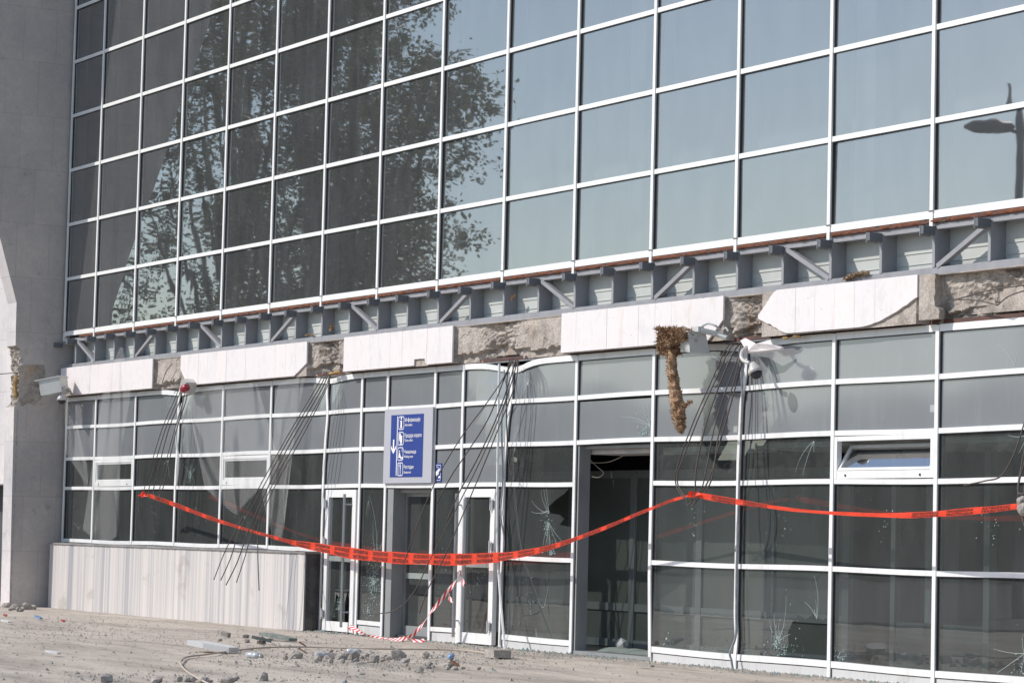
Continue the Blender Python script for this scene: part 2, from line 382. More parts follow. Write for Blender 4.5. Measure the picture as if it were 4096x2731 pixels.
# ================================================================== BUILDING
BLD = empty('station_building', (12.5, 0, 0), 'tall glazed railway station facade above a broken white stone band', 'building')
class D0:
    def __call__(s, x, z): return (0, 0)
FLAT = D0()
class D1:                               # dents where the canopy tie rods tore out
    hits = ((5.35, .05, .35), (10.88, .05, .3), (16.2, .10, .45), (21.6, .08, .35))
    def __call__(s, x, z):
        dy = 0; dx = 0
        for hx, a, wd in s.hits:
            e = math.exp(-((x - hx) / wd) ** 2)
            up = max(0, min(1, (z - 2.2) / 1.6))
            dy += a * e * up ** 1.5
            if abs(x - hx) < .12: dx += .05 * math.sin(z * 3.3 + hx) * up * (1 if hx < 20 else .6) + .02 * math.sin(z * 9 + hx) * up
        if z < 1.0: dy += .03 * math.exp(-((x - 19.8) / .3) ** 2) * (1 - z); dx += .03 * math.exp(-((x - 21.6) / .1) ** 2) * math.exp(-((z - .35) / .16) ** 2)
        return (dx, dy)
    def z(s, x, z):
        if z < 3.6: return .006 * math.sin(x * 1.7)
        r = 0
        for (hx, a, wd), q in zip(s.hits, (.045, .04, .085, .045)): r += -q * math.exp(-((x - hx - .1) / .5) ** 2)
        return r
DENT = D1()
UC = [.36] + [1.8 * i for i in range(1, 18)]          # upper mullions
Z0 = 4.90; DZ = .99
# --- upper curtain wall
f = MB()
NR = 9
for i, x in enumerate(UC):
    f.barv(x, Z0 - .13, Z0 + NR * DZ, .054, -.012, .10, 'white_metal', FLAT, 1)
    f.box(x + .0285, x + .041, .010, .09, Z0, Z0 + NR * DZ, 'gasket')
    f.box(x - .03, x + .045, .10, .26, Z0 - .05, Z0 + NR * DZ, 'fin_metal')
for r in range(NR + 1):
    for i in range(len(UC) - 1):
        hh = .082 if r == 0 else .058
        f.box(UC[i] + .029, UC[i + 1] - .029, 0, .09, Z0 + r * DZ - hh / 2, Z0 + r * DZ + hh / 2, 'white_metal')
        f.box(UC[i] + .047, UC[i + 1] - .034, .010, .085, Z0 + r * DZ - hh / 2 - .012, Z0 + r * DZ - hh / 2 - .001, 'gasket')
for i, x in enumerate(UC):
    f.box(x - .036, x + .036, -.0165, -.0125, Z0 + .03, Z0 + .042, 'gasket')
CW = f.build('curtain_wall', BLD)
rest = MB()
for i in range(len(UC) - 1):
    for r in range(NR):
        a, b = UC[i] + .03, UC[i + 1] - .03; z0 = Z0 + r * DZ + .03; z1 = Z0 + (r + 1) * DZ - .03
        j = [random.uniform(-.004, .004) for _ in range(3)]
        y = .026; q = [(a, y + j[0], z0), (b, y + j[1], z0), (b, y + j[2], z1), (a, y + j[0] + j[2] - j[1], z1)]
        c = Vector(((a + b) / 2, 0, (z0 + z1) / 2)) - CP
        u = c.dot(CR) / c.dot(CF) * 11319 / 1.7415 + 1176; v = 784 - c.dot(CU) / c.dot(CF) * 11319 / 1.7415
        if -60 < u < 2440 and v > -95:
            p = MB(); p.add(q, [(0, 1, 2, 3)], 'glass_up'); p.build('glass_pane', CW, fixn=False)
        else: rest.add(q, [(0, 1, 2, 3)], 'glass_up')
tag(rest.build('glass_pane', CW, fixn=False), kind='stuff')
# --- hall behind the upper glazing, interior of the ground floor
h = MB()
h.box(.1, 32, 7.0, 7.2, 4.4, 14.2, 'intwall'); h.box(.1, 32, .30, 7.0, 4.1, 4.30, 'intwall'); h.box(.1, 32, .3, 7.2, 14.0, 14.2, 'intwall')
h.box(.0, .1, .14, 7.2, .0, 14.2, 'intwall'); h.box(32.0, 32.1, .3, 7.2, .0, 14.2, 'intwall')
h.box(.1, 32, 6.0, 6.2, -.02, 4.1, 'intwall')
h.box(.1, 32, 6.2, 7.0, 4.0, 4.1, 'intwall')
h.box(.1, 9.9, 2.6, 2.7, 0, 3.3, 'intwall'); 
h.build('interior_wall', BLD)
h = MB()
for x in (3.6, 9.0, 14.4, 19.8, 25.2):
    h = MB(); h.box(x - .2, x + .2, 3.2, 3.6, 4.3, 14.0, 'jamb'); h.build('interior_column', BLD)
for x in (4.4, 8.0, 13.5, 22.9, 27.3):
    h = MB(); h.box(x - .12, x + .12, 1.9, 2.2, .03, 3.3, 'jamb'); h.build('interior_column', BLD)
h = MB(); h.box(.1, 32, .20, 5.99, -.03, .03, 'intfloor'); h.build('interior_floor', BLD)
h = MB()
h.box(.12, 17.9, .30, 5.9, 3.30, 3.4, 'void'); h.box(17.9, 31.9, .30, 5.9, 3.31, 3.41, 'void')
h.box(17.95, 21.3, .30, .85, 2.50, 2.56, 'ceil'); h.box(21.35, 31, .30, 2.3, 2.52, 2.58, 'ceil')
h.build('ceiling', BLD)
# interior partition seen through the open doorway and the panes beside it
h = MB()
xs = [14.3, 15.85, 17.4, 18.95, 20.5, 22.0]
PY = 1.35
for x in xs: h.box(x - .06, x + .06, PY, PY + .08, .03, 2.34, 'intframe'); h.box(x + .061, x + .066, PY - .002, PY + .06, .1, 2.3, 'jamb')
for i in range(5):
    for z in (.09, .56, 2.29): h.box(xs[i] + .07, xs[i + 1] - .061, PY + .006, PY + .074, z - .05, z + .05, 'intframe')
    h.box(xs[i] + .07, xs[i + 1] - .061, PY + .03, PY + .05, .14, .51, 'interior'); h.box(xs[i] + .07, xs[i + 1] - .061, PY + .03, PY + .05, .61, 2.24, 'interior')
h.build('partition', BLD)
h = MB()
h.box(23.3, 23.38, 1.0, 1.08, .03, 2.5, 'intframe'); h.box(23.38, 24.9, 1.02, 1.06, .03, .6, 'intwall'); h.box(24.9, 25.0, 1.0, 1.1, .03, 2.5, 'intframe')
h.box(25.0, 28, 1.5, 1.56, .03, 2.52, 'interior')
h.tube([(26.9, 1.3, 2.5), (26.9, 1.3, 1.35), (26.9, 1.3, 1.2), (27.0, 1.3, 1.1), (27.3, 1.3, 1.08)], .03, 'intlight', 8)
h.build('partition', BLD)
# --- steel truss band
f = MB()
XL, XR = .30, 30.6
f.box(XL, XR, .02, .10, 4.345, 4.262, 'truss'); f.box(XL, XR, .026, .10, 4.745, 4.805, 'truss')
f.box(XL, XR, .10, .16, 4.262, 4.34, 'truss')
TR = f.build('steel_truss', BLD)
b = MB(); b.box(XL, XR, .215, .235, 4.30, 4.80, 'plate'); b.box(XL, XR, .205, .2145, 4.54, 4.548, 'plate'); b.box(XL, XR, .205, .2145, 4.42, 4.427, 'plate'); b.build('backing_sheet', TR)
b = MB()
x = XL + .9
while x < XR - .3:
    L = random.uniform(.5, 1.75); b.box(x, x + L, -.002, .016, 4.812, 4.842, 'brownstrip'); x += L + random.uniform(.02, .1)
b.build('edge_strip', TR)
b = MB(); n = 700; vs = []; fs = []
for i in range(n + 1):
    x = XL + .8 + (XR - XL - 1) * i / n; a = .016 * nz(x * 6, 0, 0) + .012 * nz(x * 17, 2, 0); c = .012 * nz(x * 11, 4, 0)
    vs += [(x, .004 + a, 4.808 - c), (x, -.01 + a, 4.83), (x, .005 + a, 4.853 + c * .3), (x, .06, 4.853), (x, .06, 4.806)]
    if i:
        o = 5 * i
        for j in range(5): fs.append((o - 5 + j, o - 5 + (j + 1) % 5, o + (j + 1) % 5, o + j))
b.add(vs, fs, 'foam'); b.build('foam_seal', TR, smooth=True)
k = 1
while .9 * k < XR:
    x = .9 * k + .02; ln = random.uniform(-.01, .01)
    b = MB(); b.box(x - .022, x + .022, .012, .215, 4.345, 4.746, 'truss'); b.build('post', TR)
    b = MB(); zt = 4.775 + random.uniform(-.006, .006)
    b.box(x - .026, x + .026, -.155 + ln, .012, zt - .085, zt, 'bracket_shade'); b.box(x - .034, x - .0265, -.16 + ln, .0, zt - .105, zt + .004, 'truss')
    if random.random() < .4: b.tube([(x, -.12, zt), (x + .02, -.13, zt + .03), (x - .01, -.14, zt + .05)], .003, 'bracket_shade', 4)
    b.build('cut_bracket', TR)
    k += 1
b = MB(); b.box(.12, .30, -.155, .0, 4.66, 4.74, 'bracket_shade'); b.build('cut_bracket', TR)
def brace(xa, za, xb, zb):
    b = MB(); a = Vector((xa, .045, za)); c = Vector((xb, .045, zb)); d = (c - a) / 2
    b.obox((a + c) / 2, (d, Vector((0, .032, 0)), d.cross(Vector((0, 1, 0))).normalized() * .026), 'truss'); b.build('brace', TR)
for c in (2, 5, 8, 11, 14):
    x = 1.8 * c + .07; brace(x, 4.352, x + .82, 4.738)
for c in (.5, 3.5, 6.5, 9.5, 12.5, 15.5):
    x = 1.8 * c + .07; brace(x, 4.738, x + .82, 4.352)
# --- canopy edge beam: rough concrete with white stone slabs left on it
zt, zb = 4.268, 3.775
def X_at(px, py): return at(px, py, -.055).x
segs = [(.42, X_at(350, 870)), (X_at(415, 850), X_at(705, 830)), (X_at(790, 820), X_at(1040, 790)), (X_at(1290, 760), X_at(1662, 730)), (X_at(1742, 725), X_at(2108, 680))]
def covered(x): return any(a + .02 < x < b - .02 for a, b in segs)
b = MB(); vs = []; fs = []; xs = np.arange(.40, 30.6, .035); zs = np.linspace(zb - .015, zt, 34)
gaps = []
for i, x in enumerate(xs):
    # deep pockets where the tie rods tore the concrete
    pk = sum(math.exp(-((x - hx) / wd) ** 2) for hx, wd in ((6.05, .28), (11.05, .30), (16.1, .42), (21.9, .30), (26.8, 1.1)))
    gap = not covered(x)
    for j, z in enumerate(zs):
        t = (z - zs[0]) / (zs[-1] - zs[0])
        n1 = nz(x * 2.3, 7, z * 3); n2 = nz(x * 9, 3, z * 9); n3 = nz(x * 25, 1, z * 25); n4 = nz(x * 5, 11, z * 6)
        y = -.035
        zz = z
        if gap:
            y += .045
            step = .012 if n1 + .3 * n4 > .18 else 0
            y += step + .004 * n2 + .003 * n3 + pk * (.07 + .10 * abs(n4) + .07 * n2 + .05 * n3)
            edge = .05 + .09 * abs(nz(x * 1.7, 9, 0)) + .05 * (x * 1.3 % 1) + .03 * n2 + pk * .08
            if z - zb < edge: y += .07 + .06 * pk + .02 * n2
            if x > 25.3:
                y += .04 + .05 * max(0, math.sin(t * 5.2 - .6)) + .04 * abs(n1)
        vs.append((x, y, zz))
nzs = len(zs)
for i in range(len(xs) - 1):
    for j in range(nzs - 1): fs.append((i * nzs + j, (i + 1) * nzs + j, (i + 1) * nzs + j + 1, i * nzs + j + 1))
b.add(vs, fs, 'concrete'); b.box(.40, 30.6, .17, .30, zb + .06, zt, 'concrete')
b.box(.40, 30.6, .0, .17, zt - .012, zt - .002, 'concrete')
b.box(.45, 30.6, .10, .20, 3.752, 3.80, 'brownstrip')
BEAM = b.build('canopy_beam', BLD, smooth=False, fixn=False)
def chipped(x0, x1, kind):
    """outline of one run of slabs, going round clockwise seen from the front"""
    top = [(x0, zt + .006), (x1, zt + .010)]
    return top
def cut_slabs(x0, x1, bot, top, left=None, right=None):
    """slabs .36 wide between x0 and x1; bot/top give the edge height at x"""
    w = .362; s = MB(); n = max(1, round((x1 - x0) / w)); w = (x1 - x0) / n
    for i in range(n):
        a = x0 + w * i + random.uniform(.0004, .0022); c = x0 + w * (i + 1) - random.uniform(.0004, .0022); o = random.uniform(-.0015, .0015)
        m = 6; pts = [(a + (c - a) * k / m, bot(a + (c - a) * k / m)) for k in range(m + 1)] + [(a + (c - a) * k / m, top(a + (c - a) * k / m)) for k in range(m, -1, -1)]
        if max(p[1] for p in pts[m + 1:]) - min(p[1] for p in pts[:m + 1]) < .02: continue
        s.prism(pts, -.062 + o, -.038, 'clad')
    o_ = s.build('stone_cladding', BEAM); return o_
def jag(x, a=.012): return a * nz(x * 14, 3, 0) + a * .5 * nz(x * 41, 3, 0)
sA = segs[0]; cut_slabs(sA[0], sA[1], lambda x: zb, lambda x: zt + .006 + jag(x, .005))
sB = segs[1]; cut_slabs(sB[0], sB[1], lambda x: max(zb, zb + (x - (sB[1] - .42)) * .42 + jag(x)) if x > sB[1] - .5 else (max(zb, zb + (sB[0] + .30 - x) * .9 + jag(x)) if x < sB[0] + .32 else zb), lambda x: zt + .006 + jag(x, .005))
sC = segs[2]; nx = X_at(965, 835)
cut_slabs(sC[0], sC[1], lambda x: zb + (.085 + jag(x, .02) if nx - .17 < x < nx + .17 else 0), lambda x: zt + .006 + jag(x, .005))
sD = segs[3]; cut_slabs(sD[0], sD[1], lambda x: max(zb, zb + (x - (sD[1] - .30)) * .75 + jag(x, .008)), lambda x: zt + .008 + jag(x, .005))
sE = segs[4]; x0 = sE[0]
def eb(x):
    if x < x0 + .62: return max(zb, zb + .20 - (x - x0) * .36 + jag(x, .018))
    if x > sE[1] - 1.0: return max(zb, zb + ((x - (sE[1] - .98)) / .98) ** 1.6 * .27 + jag(x, .014))
    return zb
def et(x):
    if x < x0 + .33: return zb + .23 + (x - x0) * .82 + jag(x, .01)
    return zt + .008
cut_slabs(x0, sE[1], eb, et)
s = MB()  # remaining mortar strip and rods inside the gaps
for hx in (sE[1] + .10,):
    m = 14; pts = [(hx - .09 + .02 * nz(k, 1, 0), zb + .02 + (zt - zb - .02) * k / m) for k in range(m + 1)] + [(hx + .17 + .035 * nz(k * 2.1, 5, 0) + (.07 if k < 4 else 0), zb + .02 + (zt - zb - .02) * k / m) for k in range(m, -1, -1)]
    s.prism(pts, -.045, .03, 'concrete')
s.build('mortar_strip', BEAM)
for px0, py0, px1, py1 in ((2190, 690, 2352, 655), (2200, 688, 2290, 700), (2290, 702, 2352, 668), (372, 880, 395, 835), (720, 795, 745, 785), (1150, 790, 1190, 770), (1668, 700, 1720, 690)):
    s = MB(); a = at(px0, py0, -.06); c = at(px1, py1, -.07); mid = (a + c) / 2 + Vector((0, -.02, .02))
    s.tube(cat_rom([a, mid, c], 5), .007, 'rod', 5); s.build('reinforcing_bar', BEAM)
for px, py, r in ((775, 855, .045), (762, 858, .035), (1830, 772, .03), (1805, 776, .025)):
    s = MB(); c = at(px, py, 0)
    bm = bmesh.new(); bmesh.ops.create_icosphere(bm, subdivisions=3, radius=1)
    s.add([c + Vector((v.co.x * r * 2.4, v.co.y * r, v.co.z * r * .55)) * (1 + .35 * noise.noise(v.co * 3)) for v in bm.verts], [[v.index for v in f_.verts] for f_ in bm.faces], 'pufoam'); bm.free()
    s.build('foam_lump', BEAM, smooth=True)
# --- lower glazing
LC = [.40, 1.8, 3.6, 5.4, 7.2, 9.0, 10.88, 12.06, 12.86, 14.27, 15.06, 16.22, 18.0, 19.79, 21.62, 23.42, 25.22, 27.0, 28.8, 30.6]
ZT, Z1, Z2, Z3, Z4, ZS, ZB = 3.715, 3.21, 2.645, 2.118, 1.163, 1.19, .125
f = MB(); YF = .085
bott = {i: (ZS - .03 if i < 6 else -.02) for i in range(len(LC))}
for i, x in enumerate(LC):
    zt_ = ZT + .03
    zb_ = bott[i]
    if i == 8 or i == 9: zb_ = 0
    f.barv(x, zb_, zt_, .058, YF - .008, YF + .10, 'white_metal2', DENT, 40)
    f.barv(x + .037, zb_, ZT, .012, YF + .010, YF + .09, 'gasket', DENT, 40)
    f.barv(x, zt_, 3.79, .03, YF + .03, YF + .06, 'galv', DENT, 2)
def rail(i, z, h=.056, m='white_metal2'):
    f.barh(LC[i] + .031, LC[i + 1] - .031, z, h, YF, YF + .09, m, DENT)
    f.barh(LC[i] + .05, LC[i + 1] - .036, z - h / 2 - .006, .010, YF + .010, YF + .085, 'gasket', DENT)
for i in range(len(LC) - 1):
    rail(i, ZT, .075)
    for z in (Z1, Z2, Z3):
        if (i == 8 and z == Z2) or (i == 12 and z == Z3): continue
        rail(i, z)
    if i < 6: rail(i, ZS, .06)
    elif i >= 12 or i == 11:
        if i != 12: rail(i, Z4); rail(i, ZB, .07)
rail(7, .16, .06); rail(9, .16, .06)
f.box(LC[0] - .1, 31, YF + .02, YF + .05, 3.735, 3.80, 'galv')  # grey strip stands in for the shadow line under the slabs
LG = f.build('ground_floor_glazing', BLD, fixn=True)
def crack_lines(pn, x, z, y, n, L, spread=(0, 6.28), w=.006, seed=0, wall=None):
    rnd = random.Random(seed); n = max(2, int(n * .7)); w *= .8
    for k in range(n):
        a = spread[0] + (spread[1] - spread[0]) * (k + rnd.random() * .8) / n; l = L * rnd.choice([.25, .45, .6, 1.0])
        px, pz = x, z; cur = rnd.uniform(-.9, .9); st = 7
        for q in range(st):
            a += cur / st; nx_, nz_ = px + math.cos(a) * l / st, pz + math.sin(a) * l / st
            if wall and not (wall[0] < nx_ < wall[1] and wall[2] < nz_ < wall[3]): break
            ww = w * (1 - .6 * q / st); d = Vector((-math.sin(a), math.cos(a))) * ww / 2
            pn.add([(px - d.x, y, pz - d.y), (nx_ - d.x, y, nz_ - d.y), (nx_ + d.x, y, nz_ + d.y), (px + d.x, y, pz + d.y)], [(0, 1, 2, 3)], 'crack')
            px, pz = nx_, nz_
def crush(pn, x, z, y, r, n, seed, wall):
    rnd = random.Random(seed)
    for k in range(n):
        a = rnd.uniform(0, 6.28); d = r * abs(rnd.gauss(0, .45)); cx, cz = x + math.cos(a) * d * .8, z + math.sin(a) * d * 1.2; s_ = rnd.uniform(.004, .017)
        if not (wall[0] + .03 < cx < wall[1] - .03 and wall[2] + .03 < cz < wall[3] - .03): continue
        p = [(cx + s_ * math.cos(t + a) * rnd.uniform(.5, 1), y + rnd.uniform(-.006, 0), cz + s_ * math.sin(t + a) * rnd.uniform(.5, 1)) for t in (0, 1.7, 3.9)]
        pn.add(p, [(0, 1, 2)], rnd.choice(['crack', 'shard', 'shard']))
YG = YF + .028
def pane(i, z0, z1, m, name, cracks=(), poly=None, crs=(), step=.22, x0=None, x1=None, y=None, parent=None, D=DENT):
    a = (LC[i] + .03) if x0 is None else x0; b_ = (LC[i + 1] - .03) if x1 is None else x1; z0 += .025; z1 -= .025
    p = MB(); yy = YG if y is None else y; ti = random.uniform(-.002, .002)
    if poly: p.add([(a + (b_ - a) * u, yy, z0 + (z1 - z0) * v) for u, v in poly], [tuple(range(len(poly)))], m)
    else:
        nx_ = max(1, int((b_ - a) / step)); nz_ = max(1, int((z1 - z0) / step)); vs = []; fs = []
        for s_ in range(nx_ + 1):
            for t_ in range(nz_ + 1):
                x = a + (b_ - a) * s_ / nx_; z = z0 + (z1 - z0) * t_ / nz_; dx, dy = D(x, z) if z > 2.1 else (0, 0)
                vs.append((x, yy + dy + ti * (s_ / nx_ - .5), z))
        for s_ in range(nx_):
            for t_ in range(nz_): o = s_ * (nz_ + 1) + t_; fs.append((o, o + nz_ + 1, o + nz_ + 2, o + 1))
        p.add(vs, fs, m)
    wall = (a, b_, z0, z1)
    for c in cracks:
        u, v, n, L, sp = c; cx, cz = a + (b_ - a) * u, z0 + (z1 - z0) * v
        crack_lines(p, cx, cz, yy - .003 + (D(cx, cz)[1] * .0 if z0 > 2.1 else 0), n, L, sp, .006, int(u * 100 + v * 7 + i), wall)
    for c in crs:
        u, v, r, n = c; crush(p, a + (b_ - a) * u, z0 + (z1 - z0) * v, yy - .004, r, n, int(n + i), wall)
    return p.build(name, parent or LG, fixn=False, smooth=False)
FULL = (0, 6.28)
for i in range(len(LC) - 1):
    ck = []; ck2 = []
    if i == 5: ck = [(.55, .95, 3, .5, (4, 5))]
    if i == 6: ck = [(.25, .95, 5, .5, (4.2, 5.6))]
    if i == 11: ck = [(.12, .9, 6, .5, (4.3, 6.1))]
    if i == 10: ck = [(.75, .1, 3, .5, (1, 2.4))]
    if i == 2: ck = [(.8, .95, 4, .5, (4, 5))]
    if i == 13: ck = [(.9, .9, 5, .45, (3.6, 4.9))]
    if i == 14: ck = [(.15, .9, 4, .5, (4.3, 5.6))]
    if i == 16: ck = [(.68, .08, 3, .6, (.8, 2.6))]
    if i == 12: ck2 = [(.97, .3, 12, .7, (1.7, 3.6))]
    # dents push the glass in, so cracked panes there stay behind the crack lines
    pane(i, Z1, ZT, 'frosted', 'frosted_panel', ck)
    if i == 12:
        pane(i, Z2, Z1 - .03, 'frosted', 'frosted_panel', ck2, crs=[(.9, .12, .28, 160)])
    elif i != 8: pane(i, Z2, Z1, 'frosted', 'frosted_panel', ck2)
    if i == 8: continue
    if i in (6, 7, 9, 10): pane(i, Z3, Z2, 'frosted', 'frosted_panel')
    elif i in (1, 4, 15): pass
    elif i == 3: pane(i, Z3, Z2, 'glass_low', 'glass_pane', [(.3, .4, 14, .6, FULL)], crs=[(.3, .35, .3, 150)])
    elif i == 12: pass
    else: pane(i, Z3, Z2, 'glass_low', 'glass_pane', [(.8, .9, 5, .5, (3.4, 5))] if i in (2, 14, 16) else ())
    if i < 6: pane(i, ZS, Z3, 'glass_low', 'glass_pane', [(.5, .2, 3, .5, (.5, 2.5))] if i in (0,) else (), crs=[(.5, .5, .7, 26)])
    elif i == 11:
        hole = [(0, 0), (1, 0), (1, .42), (.90, .44), (.80, .46), (.86, .54), (.80, .60), (.66, .62), (.62, .70), (.72, .80), (.86, .90), (.93, .985), (.94, 1), (0, 1)]
        pane(i, Z4, Z3, 'glass_low', 'glass_pane', [(.64, .62, 7, .8, (1.7, 3.3)), (.64, .5, 16, .75, (3.9, 5.5)), (.62, .66, 3, .7, (3.3, 3.9))], hole, [(.62, .45, .2, 90), (.7, .05, .16, 160)])
        pane(i, ZB, Z4, 'glass_low', 'glass_pane', [(.5, .0, 4, .3, (1.2, 1.9)), (.6, .4, 2, .35, (.8, 4))], crs=[(.4, .45, .6, 50)])
    elif i >= 13:
        pane(i, Z4, Z3, 'glass_low', 'glass_pane', crs=[(.5, .5, .6, 20)])
        if i == 13: pane(i, ZB, Z4, 'glass_low', 'glass_pane', crs=[(.2, .0, .2, 80)])
        elif i == 14:
            hole = [(0, 0), (.16, 0), (.20, .13), (.27, .03), (.30, 0), (.44, 0), (.50, .10), (.56, .16), (.55, .30), (.60, .42), (.66, .50), (.74, .45), (.82, .52), (.92, .46), (1, .5), (1, 1), (0, 1)]
            pane(i, ZB, Z4, 'glass_low', 'glass_pane', [(.45, .18, 16, .55, (.6, 2.8)), (.86, .46, 8, .5, (1.0, 2.6))], hole, [(.42, .16, .14, 110), (.5, .0, .6, 240)])
        elif i == 15: pane(i, ZB, Z4, 'glass_low', 'glass_pane', [(.05, .05, 5, .4, (.1, 1.4))], crs=[(.1, .0, .3, 110)])
        elif i == 16: pane(i, ZB, Z4, 'glass_low', 'glass_pane', [(.8, .25, 10, .8, FULL)], crs=[(.8, .0, .4, 120)])
        else: pane(i, ZB, Z4, 'glass_low', 'glass_pane')
# glazed side lights beside the doors
jag7 = [(0, 0), (1, 0), (1, 1), (0, 1)]
pane(7, .16, Z3, 'glass_low', 'glass_pane', [(.7, .45, 12, 1.0, (1.1, 2.1)), (.3, .9, 4, .5, (4, 5.4))], crs=[(.62, .30, .42, 700), (.4, .08, .2, 120)])
pane(9, .16, Z3, 'glass_low', 'glass_pane', crs=[(.3, .35, .4, 30)])
pane(6, .16, Z3, 'glass_low', 'glass_pane', x0=10.92, x1=10.98)
pane(10, .16, Z3, 'glass_low', 'glass_pane', x0=16.06, x1=16.19)
for i in (7, 9): 
    k_ = MB(); k_.box(LC[i] + .033, LC[i + 1] - .033, YG - .01, YG + .02, -.02, .128, 'kick'); k_.build('kick_panel', LG)
for i in range(11, len(LC) - 1):
    if i == 12: continue
    k_ = MB(); k_.barh(LC[i] + .033, LC[i + 1] - .033, .032, .112, YG - .015, YG + .02, 'kick', DENT); k_.build('kick_panel', LG)
# tinted bands on pane stickers and grey tape patches on mullions
for x, z in ((19.79, 1.36), (21.62, 1.36), (23.42, 1.36), (18.0, 1.22)): k_ = MB(); k_.box(x - .033, x + .033, YF - .0105, YF - .0085, z - .035, z + .035, 'truss'); k_.build('tape_patch', LG)
# open doorway reveal (between the 13th and 14th posts) and automatic door recess
k_ = MB()
k_.box(18.036, 18.075, YF + .02, .27, 0, 2.60, 'jamb'); k_.box(19.715, 19.755, YF + .12, .27, 0, 2.60, 'jamb')
k_.box(18.075, 19.715, YF + .10, .27, 2.56, 2.60, 'jamb'); k_.box(18.0, 19.8, .10, .5, -.01, .035, 'jamb')
k_.build('doorway_frame', BLD)
k_ = MB(); k_.box(12.895, 13.08, YF + .02, .42, -.01, 2.08, 'jamb'); k_.box(14.20, 14.236, YF + .02, .42, -.01, 2.08, 'jamb'); k_.box(13.08, 14.20, .2, .42, 2.02, 2.08, 'jamb')
k_.build('doorway_frame', BLD)
def stile_frame(mb, x0, x1, y0, y1, z0, z1, l, r, b_, t, m):
    mb.box(x0, x0 + l, y0, y1, z0, z1, m); mb.box(x1 - r, x1, y0, y1, z0, z1, m)
    mb.box(x0 + l, x1 - r, y0 + .003, y1 - .003, z0, z0 + b_, m); mb.box(x0 + l, x1 - r, y0 + .003, y1 - .003, z1 - t, z1, m)
def swing_door(x0, x1, hx, hingex, label, broken):
    d = MB(); stile_frame(d, x0, x1, YF - .03, YF + .035, .01, 2.065, .105, .115, .14, .11, 'white_metal2'); do = d.build('door', BLD); tag(do, label)
    p = MB(); a, b_, z0, z1 = x0 + .10, x1 - .11, .14, 1.96; y = YF + .005
    if broken:
        poly = [(a, z0), (a, .5), (a + .10, .62), (a + .16, .50), (a + .26, .66), (a + .34, .46), (a + .42, .72), (a + .55, .40), (b_, .58), (b_, z1), (a, z1), (a, .66)]
        p.add([(a, y, z0), (a, y, z1), (b_, y, z1), (b_, y, .2), (b_ - .12, y, .62), (b_ - .22, y, .42), (b_ - .32, y, .78), (b_ - .40, y, .5), (b_ - .5, y, .55), (b_ - .62, y, z0)], [tuple(range(10))], 'glass_low')
        crush(p, (a + b_) / 2, .35, y - .004, .3, 160, 5, (a, b_, z0, z1))
    else: p.add([(a, y, z0), (b_, y, z0), (b_, y, z1), (a, y, z1)], [(0, 1, 2, 3)], 'glass_low'); crush(p, (a + b_) / 2, .8, y - .004, .6, 40, 9, (a, b_, z0, z1))
    p.build('glass_pane', do, fixn=False)
    hnd = MB(); hnd.tube([(hx, YF - .12, .08), (hx, YF - .12, 1.0), (hx, YF - .12, 2.0)], .022, 'steel', 10)
    for z in (.3, 1.85): hnd.tube([(hx, YF - .12, z), (hx + (.07 if hx > (x0 + x1) / 2 else -.03), YF - .03, z)], .012, 'steel', 8)
    hnd.build('handle', do, smooth=False)
    for z in (.25, 1.3, 1.86):
        g_ = MB(); g_.box(hingex - .03, hingex + .03, YF - .06, YF - .031, z - .05, z + .05, 'truss'); g_.tube([(hingex - .035, YF - .055, z - .08), (hingex - .035, YF - .055, z + .08)], .012, 'kick', 8); g_.build('hinge', do)
    s_ = MB(); s_.box(a, b_, y - .007, y - .005, 1.02, 1.10, 'pale_band'); s_.build('glass_band', do)
M['pale_band'] = glass('frost_reflection_band', .1, .3, (.7, .75, .74), .45, (.6, .68, .66), .0, 1, .1, False)  # pale bands for the frosted strip, with reflections painted in as bands too
swing_door(11.03, 12.01, 11.83, 11.07, 'glazed entrance door with its lower glass smashed', True)
swing_door(15.12, 16.05, 15.17, 16.01, 'glazed entrance door with intact glass and tape tied to its handle', False)
d = MB(); stile_frame(d, 13.09, 13.86, .30, .35, .02, 2.02, .03, .05, .14, .05, 'jamb'); do = d.build('sliding_door', BLD)
d = MB(); d.add([(13.11, .325, .15), (13.82, .325, .15), (13.82, .325, 1.98), (13.11, .325, 1.98)], [(0, 1, 2, 3)], 'glass_low'); d.build('glass_pane', do, fixn=False)
d = MB(); d.box(13.12, 13.81, .315, .319, 1.02, 1.10, 'pale_band'); d.box(13.12, 13.81, .315, .319, .82, .90, 'pale_band'); d.build('glass_band', do, fixn=False)
d = MB(); stile_frame(d, 13.90, 14.19, .26, .31, .02, 2.02, .05, .03, .14, .05, 'white_metal2'); do = d.build('sliding_door', BLD)
d = MB(); d.add([(13.94, .285, .15), (14.17, .285, .15), (14.17, .285, 1.98), (13.94, .285, 1.98)], [(0, 1, 2, 3)], 'glass_low'); d.build('glass_pane', do, fixn=False)
